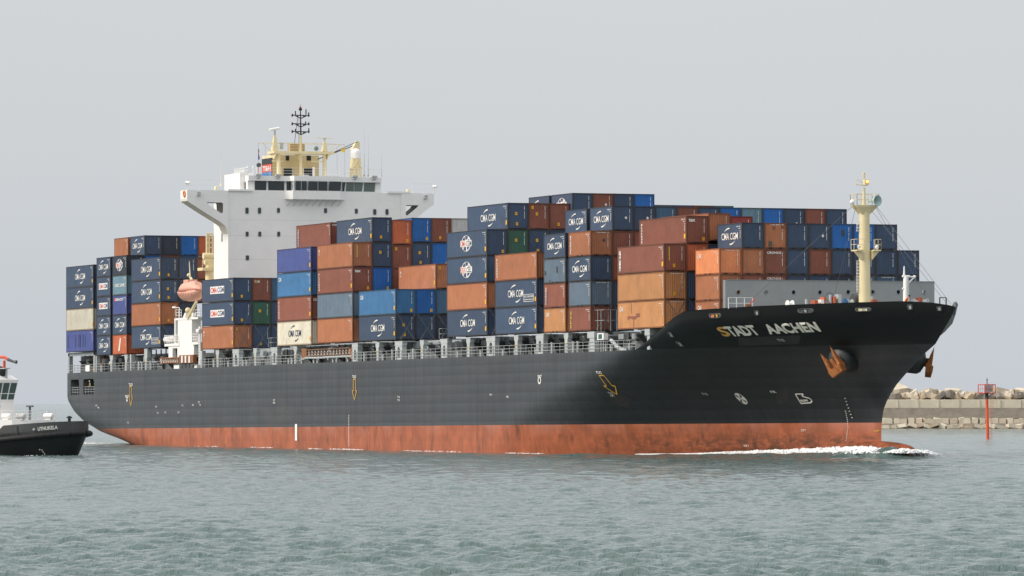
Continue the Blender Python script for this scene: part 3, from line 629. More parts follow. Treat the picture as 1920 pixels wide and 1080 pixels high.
def idmarks(L_, h, y_=False):
    k = ('id', L_, h, y_)
    if k in LOGO: return LOGO[k]
    mb = MB(); y = -.012
    if y_: mb.add([(L_-.62, y, .5), (L_-.24, y, .5), (L_-.24, y, .98), (L_-.62, y, .98)], [(0, 1, 2, 3)], 1)
    else:
        letters(mb, 'CMAU 487', (L_-1.35, y, h-.42), (1.0, 0, 0), (0, 0, .11), .02); letters(mb, '42G1', (L_-.85, y, h-.62), (.5, 0, 0), (0, 0, .11), .02)
        for i in range(5): mb.add([(L_-.50, y, h-.85-i*.17), (L_-.38, y, h-.85-i*.17), (L_-.38, y, h-.75-i*.17), (L_-.50, y, h-.75-i*.17)], [(0, 1, 2, 3)])
    me = mb.mesh('id_marks', [M_LETTER, M_YEL]); LOGO[k] = me; return me
PAINT = {'N': ((.040, .071, .130), 'navy'), 'D': ((.024, .036, .062), 'dark navy'), 'O': ((.39, .148, .068), 'orange brown'), 'T': ((.50, .235, .095), 'tan orange'),
 'K': ((.235, .078, .050), 'brown'), 'M': ((.11, .035, .035), 'dark maroon'), 'R': ((.52, .135, .055), 'red orange'), 'U': ((.045, .17, .36), 'mid blue'), 'I': ((.058, .085, .27), 'indigo blue'),
 'S': ((.115, .165, .225), 'slate blue'), 'C': ((.58, .55, .46), 'grey white'), 'V': ((.76, .71, .58), 'cream'), 'Z': ((.62, .22, .09), 'bright orange'), 'G': ((.035, .105, .072), 'green'), 'L': ((.13, .235, .30), 'pale teal'), 'W': ((.50, .51, .50), 'light grey'),
 'B': ((.012, .13, .42), 'bright blue'), 'Q': ((.05, .12, .20), 'dull teal blue'), 'P': ((.30, .05, .045), 'dark red')}
STEP40, STEP20 = 2.93, 2.62
BAYS = {'A': (-168.85, L40, 13.08, 2.89), 'B': (-155.2, L20, 12.46, 2.60), 'Cc': (-148.2, L20, 12.46, 2.60), 'E': (-140.15, L40, 13.10, 2.92), 'F': (-111.3, L40, 12.53, 2.93), 'C': (-82.85, L40, 12.52, 2.92),
 'D': (-68.55, L40, 12.58, 2.92), 'X': (-54.3, L40, 12.58, 2.92), 'G': (-25.85, L40, 12.58, 2.91), 'G1': (-25.85, L20, 12.58, 2.62), 'G2': (-19.1, L20, 12.58, 2.62), 'H': (-11.3, L40, 12.56, 2.91),
 'I1': (2.85, L20, 12.51, 2.625), 'I2': (9.8, L20, 12.51, 2.625), 'B2': (23.05, L40, 12.46, 2.85), 'B1': (37.45, L20, 12.46, 2.60)}
WHERE = {'A': 'aftmost bay', 'B': 'second bay from stern', 'Cc': 'third bay from stern', 'E': 'fourth bay from stern', 'F': 'first bay ahead of deckhouse', 'C': 'second bay ahead of deckhouse',
 'D': 'third bay ahead of deckhouse', 'X': 'fourth bay ahead of deckhouse', 'G': 'fifth bay ahead of deckhouse', 'G1': 'fifth bay, short aft half', 'G2': 'fifth bay, short fore half', 'H': 'sixth bay ahead of deckhouse',
 'I1': 'seventh bay ahead of deckhouse', 'I2': 'eighth bay ahead of deckhouse', 'B2': 'bay second from bow', 'B1': 'foremost bay'}
ORD = ['outermost', 'second', 'third', 'fourth', 'fifth', 'sixth', 'seventh', 'eighth', 'ninth', 'tenth', 'eleventh', 'far outermost']
TIER = {1: 'bottom', 2: 'second-tier', 3: 'third-tier', 4: 'fourth-tier', 5: 'fifth-tier', 6: 'sixth-tier'}
DESC = {'cma': 'lettering and arcs', 'memo': 'lettering and outlined box', 'cmad': 'dark lettering and arcs', 'plate': 'red and navy lettering plate', 'globe': 'white globe emblem', 'globe2': 'worn globe emblem',
 'cnc': 'white line lettering', 'cai': 'small white corner logo', 'slash': 'white slash', 'patch': 'brown patch', 'stripes': 'dark scrapes', 'v_white': 'vertical white name', 'v_white20': 'vertical white name', 'v_yellow': 'vertical yellow name',
 'v_blue': 'vertical name strip', 'v_panel': 'white vertical panel', 'tex': 'white front lettering', 'cronos': 'white front name', 'indigo': 'small red emblem', 'dk': 'dark patches', 'd1': 'white diamond placard', 'd2': 'two placards', 'd3': 'orange placard'}
used_labels = set()
def container(bay, row, tier, spec, dw=0.0):
    L_, = (BAYS[bay][1],); u, _, w, st = BAYS[bay]; tk = spec.split(); col, cname = PAINT[tk[0]]
    h = round((2.896 if st > 2.75 else 2.591), 3)
    if st == 2.85: h = 2.82
    jit = random.uniform(-.02, .02); v = (-6+row)*P+.013+random.uniform(-.008, .008)
    t = empty('shipping_container', world_of(u+jit, v, w+(tier-1)*st+dw), (0, -TRIM, 0))
    me, mf = cont_mesh(L_, h); k = random.uniform(.88, 1.12)
    c4 = (col[0]*k, col[1]*k, col[2]*k, 1); g_ = .75
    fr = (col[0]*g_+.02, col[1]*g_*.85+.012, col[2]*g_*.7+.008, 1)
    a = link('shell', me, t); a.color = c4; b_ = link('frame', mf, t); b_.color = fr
    dsc = ''
    for q in tk[1:]:
        if q in ('y',): link('yellow_sticker', idmarks(L_, h, True), t)
        elif q in ('serial', 'tex', 'cronos', 'names', 'cr', 'y1', 'y2', 'y3', 'y4', 'd1', 'd2', 'd3', 'yv', 'patches', 'hole', 'dent'):
            o_ = link({'y': 'yellow_sticker', 'd': 'placard', 's': 'serial_number'}.get(q[0], 'front_lettering'), front_mesh(q, L_, h), t); o_.color = c4
        else: o_ = link('side_marking', logo_mesh(q, L_, h), t); o_.color = c4
        if q in DESC and not dsc: dsc = ' with '+DESC[q]
    link('serial_number', front_mesh('serial', L_, h), t)
    if row <= 2: link('id_marks', idmarks(L_, h), t)
    lab = f"{TIER[tier]} {cname} container{dsc}, {ORD[row]} row, {WHERE[bay]}"
    if len(lab.replace('-', ' ').split()) > 16: lab = lab.replace(' ahead of deckhouse', ' past deckhouse')
    if len(lab.replace('-', ' ').split()) > 16: lab = lab.replace(dsc, '')
    tag(t, lab, 'container', 'shipping containers stacked on the deck')
    return t
# bay: {row: specs from the bottom tier up; '-' = nothing of it is in sight}
LOAD = {
 'A': {0: ['I stripes', 'C y', 'N cma y', 'N cma y'], 1: ['-', 'K', '-', 'D']},
 'B': {0: ['N cma', 'N cma', 'N plate', 'N plate', 'N cma'], 1: ['-', '-', '-', '-', 'N', 'O']},
 'Cc': {0: ['R slash', 'N cma', 'I indigo', 'L cnc', 'D globe'], 1: ['-', '-', '-', '-', 'B', 'N cma'], 2: ['-', '-', '-', '-', 'K', 'D'], 3: ['-', '-', '-', '-', 'B', 'B'], 4: ['-', '-', '-', '-', 'W', 'R'], 5: ['-', '-', '-', '-', '-', 'K']},
 'E': {0: ['N memo y', 'O y y1', 'N cma y y1 y4', 'N cma y y1'], 1: ['N', 'D', 'N', 'N'], 2: ['-', '-', 'K', 'K'], 3: ['-', '-', '-', 'N']},
 'F': {0: ['O corner y y3', 'N plate y y1', 'N plate y y1'], 1: ['N y1', 'G y4', 'K tex y3'], 2: ['N', 'N', 'Q'], 3: ['-', '-', 'K']},
 'C': {0: ['V cmad y', 'K v_white y tex', 'U cai y', 'I y'], 1: ['-', '-', '-', '-', 'K v_blue cr'], },
 'D': {0: ['O', 'S', 'K v_white y tex y2', 'O corner yv'], 1: ['-', '-', 'B y2', 'N y4', 'N cma y y1'], 2: ['-', '-', 'K', 'K y3', 'R y2'], 3: ['-', '-', '-', 'N y4 y1', 'B y2'], 4: ['-', '-', '-', 'B y2', 'K y1'], 5: ['-', '-', '-', 'K', 'W'], 6: ['-', '-', '-', '-', 'W']},
 'X': {0: ['N cma y y1 y4', 'U cai y y2'], 1: ['N', 'B y2'], 2: ['D', 'Q', 'O corner y y3'], 3: ['-', '-', 'K']},
 'G': {0: ['N cma y', 'O y', 'N globe2 y', 'N globe y y2'], 1: ['-', '-', '-', 'G y4', 'N cma y y1 y4'], 2: ['-', '-', '-', 'N y1 y4', 'K y3 y4'], 3: ['-', '-', '-', 'N', 'K y1'], 4: ['-', '-', '-', 'N'],
       8: ['-', '-', '-', '-', 'S'], 9: ['-', '-', '-', '-', 'I'], 10: ['-', '-', '-', '-', 'K'], 11: ['-', '-', '-', '-', 'L']},
 'G1': {4: ['-', '-', '-', '-', '-', 'N cma']},
 'G2': {4: ['-', '-', '-', '-', 'N', 'N globe'], 5: ['-', '-', '-', '-', '-', 'K d1'], 6: ['-', '-', '-', '-', '-', 'N'], 7: ['-', '-', '-', '-', '-', 'B']},
 'H': {0: ['N cma y', 'N memo y', 'O v_white']},
 'I1': {0: ['T cai', 'K v_blue', 'S dk', 'N cma'], 1: ['-', '-', '-', 'N', 'N cma']},
 'I2': {0: ['K v_yellow', 'S names', 'N cma', 'O v_white20 names dent'], 1: ['N', 'N', 'K', 'K', 'N cma d1'], 2: ['-', '-', '-', 'K', 'N d1'], 3: ['-', '-', '-', '-', 'Q d3'], 4: ['-', '-', '-', '-', 'K'], 5: ['-', '-', '-', '-', 'N'], 6: ['-', '-', '-', '-', 'B'],
        7: ['-', '-', '-', '-', 'L'], 8: ['-', '-', '-', '-', 'B'], 9: ['-', '-', '-', '-', 'N d2'], 10: ['-', '-', '-', '-', 'K'], 11: ['-', '-', '-', '-', 'N']},
 'B2': {0: ['T patch names', 'T names y1', 'K v_panel y yv y1'], 1: ['N', 'N', 'R', 'K v_white y tex y2'], 2: ['-', '-', 'N', 'O'], 3: ['-', '-', '-', 'P']},
 'B1': {1: ['O cai', 'O', 'Z cai names'], 2: ['-', 'K', 'O', 'N cma'], 3: ['-', 'K cronos', 'K cronos', 'O names patches'], 4: ['-', 'N', 'N', 'N'], 5: ['-', 'N', 'K', 'N d1'], 6: ['-', 'D', 'N', 'B hole'],
        7: ['-', 'S', 'N', 'B'], 8: ['-', 'Q names', 'N', 'N'], 9: ['-', 'N', 'N']},
}
SUNLIT_FRONT = {}
for bay, rows in LOAD.items():
    for row, tiers in rows.items():
        for i, s_ in enumerate(tiers):
            if s_ == '-': continue
            dw = 0.0
            if bay == 'B2' and row == 2 and i == 3: dw = 0.30
            if bay == 'D' and row == 2 and i >= 3: dw = -.28
            if bay == 'A': pass
            container(bay, row, i+1, s_, dw)
# ================================================================= DECK FITTINGS
VP = -B+.25                                           # line of the posts along the ship's side
def upx(px, py=660, v=VP): return PX(px, py, 'v', v)[0]
def wide_post(u0, u1, wt=12.42, s_=-1):               # twin post with an arched slot
    v0 = -B+.12; d = .55; mb = MB(); lw = .30*(u1-u0)
    def bx(a, b_, c, e_): 
        mb.box(a, b_, v0, v0+d, c, e_)
    bx(u0+.1, u0+.1+lw, 10.3, 11.9); bx(u1-.1-lw, u1-.1, 10.3, 11.9); bx(u0+.1+lw, u1-.1-lw, 10.3, 10.5)
    m_ = (u0+u1)/2; rr = (u1-u0)/2-.1-lw; n = 8
    arch = [(m_+rr*math.cos(a), v0, 11.45+rr*.8*math.sin(a)) for a in np.linspace(0, PI, n)]
    top = [(u1-.1-lw+(-(u1-u0-.2-2*lw))*k/(n-1), v0, 11.9) for k in range(n)]
    for k in range(n-1): mb.prism([arch[k], arch[k+1], top[k+1], top[k]], (0, d, 0))
    mb.box(u0, u1, v0-.02, v0+d+.02, 11.9, wt-.08); mb.box(u0-.15, u1+.15, v0-.04, v0+1.6, wt-.08, wt)
    return mb.build('deck_post', M_LGREY, ship)
def slim_post(u, w_=.75, wt=12.42):
    v0 = -B+.12; mb = MB()
    mb.prism([(u-w_/2, v0, 10.3), (u+w_/2, v0, 10.3), (u+w_/2, v0, 11.7), (u+w_*.8, v0, 11.95), (u+w_*.8, v0, wt-.08), (u-w_*.8, v0, wt-.08), (u-w_*.8, v0, 11.95), (u-w_/2, v0, 11.7)], (0, .5, 0))
    mb.box(u-w_*.9, u+w_*.9, v0-.02, v0+1.2, wt-.08, wt)
    o = mb.build('deck_post', M_LGREY, ship)
    y_ = MB(); y_.add([(u-.25, v0-.008, 11.15), (u+.15, v0-.008, 11.15), (u+.2, v0-.008, 11.5), (u-.2, v0-.008, 11.45)], [(0, 1, 2, 3)]); y_.build('yellow_mark', mat('worn_yellow', (.6, .45, .15), .6, var=.4, scale=4), o, fix=False)
for a, b_ in ((438, 450), (510.5, 522), (662, 673), (742.5, 756.5), (828.5, 841), (914, 930.5), (1007, 1021.5)): wide_post(upx(a), upx(b_))
for a in (409.5, 480, 555.5, 709.5, 793, 880, 970, 1063.5): slim_post(upx(a))
for a in (210.5, 238, 275): slim_post(upx(a, 680), .8, 12.42 if a < 240 else 13.0)
for a, w_ in ((178, .5), (182, .4), (246.5, .55), (379, .7)): 
    u = upx(a, 680); mb = MB(); mb.box(u-w_/2, u+w_/2, -B+.12, -B+.6, 10.3, 12.42); mb.build('deck_post', M_LGREY, ship)
for a, b_ in ((1107, 1116), (1215, 1220)):
    mb = MB(); mb.box(upx(a), upx(b_), -B+.15, -B+.7, 10.3, 12.3); mb.box(upx(a)-.5, upx(b_)+.1, -B+.1, -B+1.3, 11.75, 12.42); mb.build('deck_post', M_LGREY, ship)
# hatch coamings and covers
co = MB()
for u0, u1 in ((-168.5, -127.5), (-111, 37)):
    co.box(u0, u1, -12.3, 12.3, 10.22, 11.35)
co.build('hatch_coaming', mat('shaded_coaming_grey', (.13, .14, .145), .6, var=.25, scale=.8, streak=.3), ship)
for bay in ('A', 'B', 'Cc', 'E', 'F', 'C', 'D', 'X', 'G', 'H', 'I1', 'B2'):
    u, L_, w, st = BAYS[bay]; 
    if bay == 'I1': L_ = 13.0
    if bay in ('B', 'Cc'): L_ = 6.6
    mb = MB(); mb.box(u-.1, u+L_+.1, -12.2, 12.2, 11.9, min(w, 12.5)-.06)
    for k in range(6): mb.box(u+L_*(k+.3)/6, u+L_*(k+.3)/6+.18, -12.33, -12.2, 11.4, w-.1)
    mb.build('hatch_cover', M_GREY, ship)
mb = MB(); mb.box(-40.2, -28, -12.2, 12.2, 11.4, 12.45); mb.build('hatch_cover', M_GREY, ship)
mb = MB(); mb.box(-97.2, -84, -12.2, 12.2, 11.4, 12.45); mb.build('hatch_cover', M_GREY, ship)
for u in np.arange(-166, 36, 3.55):                    # brackets, lockers and ventilation trunks between hatch and rail
    if -127.5 < u < -112: continue
    k = random.random(); mb = MB()
    if k < .45: mb.prism([(u, -12.32, 11.9), (u, -13.9, 11.9), (u, -12.32, 10.4)], (.18, 0, 0)).build('hatch_bracket', M_DGREY, ship)
    elif k < .7: mb.box(u, u+.9, -13.1, -12.35, 10.25, 11.3).build('deck_locker', M_GREY, ship)
    mb = MB(); mb.box(u+.2, u+1.6, -12.9, -12.4, 11.55, 12.1).build('hatch_cleat_box', M_GREY, ship)
for u in np.arange(-165, 34, 2.9):
    if -127.5 < u < -112: continue
    x_ = u+random.uniform(-.6, .6); hh = random.uniform(.6, 1.15); mb = MB()
    if random.random() < .6: mb.box(x_, x_+random.uniform(.5, 1.4), -12.62, -12.45, 11.3, 12.2).build('access_hatch', M_DGREY, ship)
    else: mb.tube((x_, -13.4, 10.3), (x_, -13.4, 10.3+hh), .22, n=8).build('ventilator', M_DGREY, ship)
for u in list(np.arange(-150, -130, 5.1))+list(np.arange(-108, 32, 5.3)):   # paired mooring bitts and vent pipes
    x_ = u+random.uniform(-1, 1)
    for d_ in (0, 1.25) if random.random() < .6 else (0,):
        mb = MB(); hh = random.choice([.65, .95, 1.15]); mb.tube((x_+d_, -14.1, 10.3), (x_+d_, -14.1, 10.3+hh), .16, n=8); mb.tube((x_+d_, -14.1, 10.3+hh), (x_+d_, -14.1, 10.3+hh+.06), .2, n=8); mb.build('vent_pipe', M_LGREY, ship)
def railing(pts, h=1.05, n=3, name='railing', m=None, r=.026, post=1.6, parent=None):
    mb = MB()
    for a, b_ in zip(pts[:-1], pts[1:]):
        a = np.array(a, float); b_ = np.array(b_, float); L_ = np.linalg.norm(b_-a); k = max(1, round(L_/post))
        for j in range(n): d_ = np.array((0, 0, h*(j+1)/n)); mb.tube(a+d_, b_+d_, r, n=4, cap=False)
        for j in range(k+1): q = a+(b_-a)*j/k; mb.tube(q, q+np.array((0, 0, h)), r*1.15, n=4, cap=False)
    return mb.build(name, m or M_LGREY, parent or ship)
gaps = [(-127.6, -112.2), (upx(566), upx(662))]
cuts = [-169.6, -152, -127.6]; 
for a, b_ in ((-169.6, -155), (-155, -141), (-141, -127.6), (-112, -98), (-98, -85), (-85, upx(566)), (upx(662), -42), (-42, -28), (-28, -12), (-12, 4), (4, 20), (20, 27.6)):
    railing([(a, -hb(a, 10.2)+.06, 10.3), (b_, -hb(b_, 10.2)+.06, 10.3)])
railing([(-169.6, -14.1, 10.3), (-169.6, 14.1, 10.3)]); railing([(-169.6, 14.3, 10.3), (-120, 14.7, 10.3)])
# stern portal frame, seen end-on at the aftmost corner
mb = MB(); u0, u1 = upx(122.5, 680, -B), upx(140, 680, -B)
mb.box(-169.5, -168.9, -14.3, -13.8, 10.3, 13.0); mb.box(-158.0, -157.4, -14.3, -13.8, 10.3, 13.0); mb.box(-169.5, -157.4, -14.3, -13.8, 12.6, 13.02)
mb.build('stern_frame', M_GREY, ship)
mb = MB(); mb.box(-169.2, -157.6, -12.6, -12.4, 10.3, 12.6)
mb.build('stern_bulkhead', M_DGREY, ship)
mb = MB(); mb.box(-163.6, -158.2, -12.75, -12.62, 10.4, 12.6); mb.build('stern_door', mat('rust_brown_panel', (.17, .07, .045), .7), ship)
mb = MB(); a = upx(163.5, 688); b_ = upx(171, 688); mb.box(a, b_, -B+.0, -B+.06, 10.42, 11.25); mb.build('notice_board', M_WHITE, ship)
mb = MB(); mb.tube((-169.3, -14.2, 10.3), (-169.3, -14.2, 13.3), .07); mb.build('jackstaff', M_GREY, ship)
mb = MB(); u = PX(1126, 631, 'v', -B)[0]; w = PX(1126, 631, 'v', -B)[2]
mb.box(u-.85, u+.85, -B-.02, -B+.5, w-.35, w+.35); fr_ = mb.build('floodlight_box', M_WHITE, ship)
mb = MB(); mb.box(u-.5, u+.45, -B-.05, -B-.02, w-.24, w+.24); mb.build('floodlight_lens', mat('dark_green_lens', (.01, .09, .08), .2), fr_)
mb = MB(); mb.tube((u-.3, -B+.2, 10.3), (u-.3, -B+.2, w-.3), .06); mb.tube((u+.3, -B+.2, 10.3), (u+.3, -B+.2, w-.3), .06); mb.build('floodlight_stand', M_LGREY, fr_)
pts = [(PX(x_, y_, 'v', -B+.3)) for x_, y_ in ((1146, 638), (1151, 643), (1157, 650), (1165, 655), (1176, 657))]
mb = MB(); mb.path(pts, .2, 8); mb.build('bent_pipe', M_LGREY, ship)
# little rail cages on the lashing platforms
for a, b_, y_ in ((438, 447, 654), (510, 518, 650), (747, 752, 638), (830, 835.5, 634), (914, 925, 629), (1010.5, 1017, 625), (1115, 1140, 620), (664, 668, 643)):
    u0 = PX(a, y_, 'v', -13.9)[0]; u1 = PX(b_, y_, 'v', -13.9)[0]
    railing([(u0, -14.3, 12.45), (u1, -14.3, 12.45), (u1, -12.9, 12.45)], 1.15 if a < 1100 else 2.2, 2, 'platform_rail', M_GREY, .035, .9)
# cross lashing rods on the exposed container fronts
def lashing(bay, row, single=False, w_up=None):
    u, L_, w, st = BAYS[bay]; x_ = u+L_+.22; a = (-6+row)*P+.1; b_ = a+CW-.2; z1 = w+st
    mb = MB()
    for dy in (0, .14):
        mb.tube((x_+.4, a+.25+dy, w+.05), (x_, b_-dy, z1), .026, n=4); mb.tube((x_+.4, b_-.25-dy, w+.05), (x_, a+dy, z1), .026, n=4)
    if w_up: mb.tube((x_+.45, a+.3, w+.05), (x_, b_-.05, w+st*w_up), .028, n=4)
    for q in ((a+.25, b_), (b_-.25, a)): 
        p0 = np.array((x_+.4, q[0], w+.05)); p1 = np.array((x_, q[1], z1)); mb.tube(p0, p0+(p1-p0)*.22, .055, n=4)
    mb.build('lashing_rods', M_WIRE, ship)
for bay, row, up_ in (('F', 0, 2), ('F', 1, None), ('F', 2, None), ('X', 0, None), ('X', 1, None), ('X', 2, None), ('D', 0, None), ('G', 0, 2), ('H', 0, None), ('I2', 0, None), ('I2', 1, None), ('B2', 0, 2), ('B2', 1, None), ('E', 0, None)): lashing(bay, row, False, up_)
# stowed gangway amidships: lattice with pale steps in a brown frame
gv = -B+.35
def gp(x_, y_, v=gv): return PX(x_, y_, 'v', v)
g = MB()
a, b_ = gp(575, 656.5), gp(656, 652.5); c_, d_ = gp(575, 668), gp(656, 664)
g.tube(a, b_, .09); g.tube(c_, d_, .09)
for k in range(15):
    p = a+(b_-a)*k/14; q = c_+(d_-c_)*k/14; g.tube(p, q, .045); 
    if k < 14: g.tube(q, a+(b_-a)*(k+1)/14, .03)
m_ = (a+c_)/2; n_ = (b_+d_)/2; g.tube(m_, n_, .04)
g.build('gangway', mat('rusty_brown_steel', (.16, .09, .06), .7, var=.4, scale=2), ship)
g = MB(); 
for k in range(14):
    p = a+(b_-a)*(k+.25)/14; q = a+(b_-a)*(k+.85)/14; p2 = c_+(d_-c_)*(k+.25)/14; q2 = c_+(d_-c_)*(k+.85)/14; d3 = np.array((0, .12, 0))
    g.add([p2+d3, q2+d3, q+d3, p+d3], [(0, 1, 2, 3)])
g.build('gangway_steps', M_WHITE, ship, fix=False)
g = MB(); 
for x0_, x1_ in ((566, 575), (656, 662)):
    p, q = gp(x0_, 672), gp(x1_, 653); g.box(p[0], q[0], gv-.05, gv+.5, p[2], q[2])
g.build('gangway_end_box', M_WOOD, ship)
g = MB(); g.path([gp(563, 675), gp(575, 671), gp(596, 671), gp(620, 669.5), gp(640, 668.5), gp(660, 668)], .12, 6)
for x_ in (566, 597, 615, 632, 650): g.tube(gp(x_, 677-(x_-566)*.05), gp(x_, 669-(x_-566)*.03), .1)
g.build('gangway_cradle', M_LGREY, ship)
# ================================================================= DECKHOUSE
HU = -112.6
def hp(x_, y_, u=HU): return PX(x_, y_, 'u', u)
def hv(x_, u=HU): return float(hp(x_, 440, u)[1])
def hw(y_, u=HU): return float(hp(500, y_, u)[2])
W0 = 31.62
house = MB()
house.box(HU-5.6, HU, -10.85, 12.45, 10.25, W0); house.box(HU-14, HU-5.6, -7.5, 9.0, 10.25, 27)
dh = house.build('deckhouse', M_WHITE, ship)
# seams welded across the front
sm = MB()
for w in (24.0, 27.0, 30.0 if False else 29.0): sm.box(HU, HU+.012, -10.85, 12.45, w, w+.03)
sm.build('plate_seam', mat('seam_grey', (.62, .62, .61), .6), dh)
# bridge wings: box beams with bulwark, raking struts with an open eye
U0, U1 = HU-2.5, HU+.15
for s_ in (-1, 1):
    vo, vi = (-16.35, -10.85) if s_ < 0 else (16.9, 12.45)
    w_ = MB(); w_.box(U0, U1, min(vo, vi), max(vo, vi), W0, 32.68)
    wo = w_.build('bridge_wing', M_WHITE, dh)
    k = (vi-vo)
    # strut: front and back plates with the eye left open
    for u_a, u_b in ((U1-.12, U1), (U0, U0+.12)):
        st_ = MB(); out = [(vo, 31.3), (vo+k*.42, 29.9), (vo+k*.80, 28.7), (vo+k*.93, 28.2), (vi, 27.2)]
        eye = [(vo+k*.47, 31.15), (vo+k*.52, 30.85), (vo+k*.80, 29.85), (vo+k*.85, 29.8), (vo+k*.87, 30.0), (vo+k*.87, 31.0), (vo+k*.84, 31.15)]
        def pr(poly): st_.prism([(u_a, a_, b__) for a_, b__ in poly], (u_b-u_a, 0, 0))
        pr([(vo, W0), (vo, 31.3), out[1], eye[1], eye[0], (vo+k*.3, W0)]); pr([(vo+k*.3, W0), eye[0], eye[6], (vo+k*.84, W0)])
        pr([out[1], out[2], eye[2], eye[1]]); pr([out[2], out[3], eye[3], eye[2]]); pr([out[3], out[4], (vi, 29.9), eye[4], eye[3]]); pr([eye[4], (vi, 29.9), (vi, 31.0), eye[5]]); pr([eye[5], (vi, 31.0), (vi, W0), (vo+k*.84, W0), eye[6]])
        st_.build('wing_strut', M_WHITE, dh)
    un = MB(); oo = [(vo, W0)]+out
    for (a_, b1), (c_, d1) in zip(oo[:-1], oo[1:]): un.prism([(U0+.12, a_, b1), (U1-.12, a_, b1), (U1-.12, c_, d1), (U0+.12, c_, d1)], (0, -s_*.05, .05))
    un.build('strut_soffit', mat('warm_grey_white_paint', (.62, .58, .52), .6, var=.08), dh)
    # lamp, life ring, awning rails
    lb = MB(); v_ = vo+k*.27; lb.box(U1, U1+.3, v_-.22, v_+.22, 31.95, 32.45); lo_ = lb.build('wing_lamp', M_LGREY, dh)
    railing([(U1-.3, vo, 32.68), (U1-.3, vo+k*.62, 32.68)], 1.25, 2, 'awning_frame', M_WHITE, .016, 1.5)
    bb = MB(); bb.ball((U1-.8, vo+k*.74, 32.9), .22, .22, .35); bb.build('compass_repeater', M_CREAM, dh)
    cb = MB(); cb.tube((U1-.3, vo+.2, 32.68), (U1-.3, vo+.2, 33.6), .05); cb.tube((U1-.2, vo-.1, 33.6), (U1+.15, vo+.3, 33.55), .18, n=8); cb.build('wing_camera', M_WHITE, dh)
ri = MB(); n = 16
for k in range(n): a, b_ = 2*PI*k/n, 2*PI*(k+1)/n; ri.tube((U1-.9+.36*math.cos(a), -16.42, 32.2+.36*math.sin(a)), (U1-.9+.36*math.cos(b_), -16.42, 32.2+.36*math.sin(b_)), .09, n=6)
tag(ri.build('life_ring', M_ORANGE), 'orange life ring hung on the end of the near bridge wing', 'life ring')
bpy.data.objects['life_ring'].rotation_euler = (0, -TRIM, 0)
# bulwark step each side of the wheelhouse
st_ = MB(); st_.box(HU-.05, HU+.2, -10.9, -7.6, 32.62, 32.86); st_.box(HU-.05, HU+.2, 10.6, 13.6, 32.62, 32.86); st_.build('bulwark_cap', M_WHITE, dh)
bf = MB(); bf.box(HU-6, HU, -10.85, 12.45, W0, 32.62); bf.build('bridge_front', M_WHITE, dh)
# wheelhouse: lower band is the bridge front; windows; roof band
u0 = HU; wl, wh, wt = 32.66, 33.86, 34.62
wv0, wv1 = hv(466), hv(716)
ww = MB(); ww.box(u0-5.5, u0-.35, wv0, wv1, wl-.04, wt)
ww.prism([(u0-.35, wv0, wh+.12), (u0-.35, wv1, wh+.12), (u0-.35, wv1, wt), (u0-.35, wv0, wt)], (.35, 0, 0))
who = ww.build('wheelhouse', M_WHITE, dh)
wb_ = MB(); wb_.box(u0-.35, u0-.002, wv0, wv1, wl-.04, wl+.12); wb_.build('window_ledge', M_WHITE, dh)
bx_ = MB(); a, b_ = hv(541, u0+1.1), hv(650, u0+1.1)
bx_.prism([(u0, a-.2, W0+.05), (u0+1.1, a+.6, W0+.05), (u0+1.1, b_-.9, W0+.05), (u0, b_+.2, W0+.05)], (0, 0, wl+.1-W0-.05)); bx_.prism([(u0-.3, a+.5, wh+.12), (u0+1.0, a+.8, wh+.12), (u0+1.0, b_-1.0, wh+.12), (u0-.3, b_-.2, wh+.12)], (0, 0, wt-wh-.1)); bx_.build('bridge_bay', M_WHITE, dh)
fr = MB()
for k in range(9): v_ = a+.5+(b_-a-1.0)*k/8; fr.tube((u0+1.05, v_, W0+.05), (u0, v_-.3, W0-.75), .04)
fr.build('bay_bracket', M_LGREY, dh)
xs = [(478, 499.5), (503, 533), (537.5, 550), (554.5, 575), (578.5, 613.5), (616.5, 638.5), (640.5, 646), (648.5, 679), (682, 702.5)]
for i, (xa, xb) in enumerate(xs):
    uu = u0+1.12 if 3 <= i <= 5 else u0-.30
    va, vb = hv(xa, uu), hv(xb, uu); z0, z1 = wl+.14, wh+.1
    g = MB(); tl = .10 if i > 4 else 0.0
    g.prism([(uu, va, z0), (uu, vb, z0), (uu+.06, vb+tl, z1), (uu+.06, va+tl, z1)], (-.04, 0, 0))
    wo_ = g.build('bridge_window', M_GLASS if i < 7 else mat('pale_window_glass', (.10, .13, .115), .1, spec=.8), dh)
    if i in (3, 4, 7):
        q = MB(); q.box(uu+.03, uu+.07, (va+vb)/2-.03, (va+vb)/2+.03, z0, z1); q.build('window_bar', M_LGREY, wo_)
if True:
    q = MB(); uu = u0+1.06; va, vb = hv(554.5, uu)-.2, hv(638.5, uu)+.25
    q.box(u0-.2, uu-.06, va, vb, wl+.1, wh+.12); q.build('bay_wall', M_LGREY, dh)
g = MB(); g.box(u0-3.2, u0-1.0, wv0-.03, wv0, wl+.25, wh); g.build('bridge_window', M_GLASS, dh)
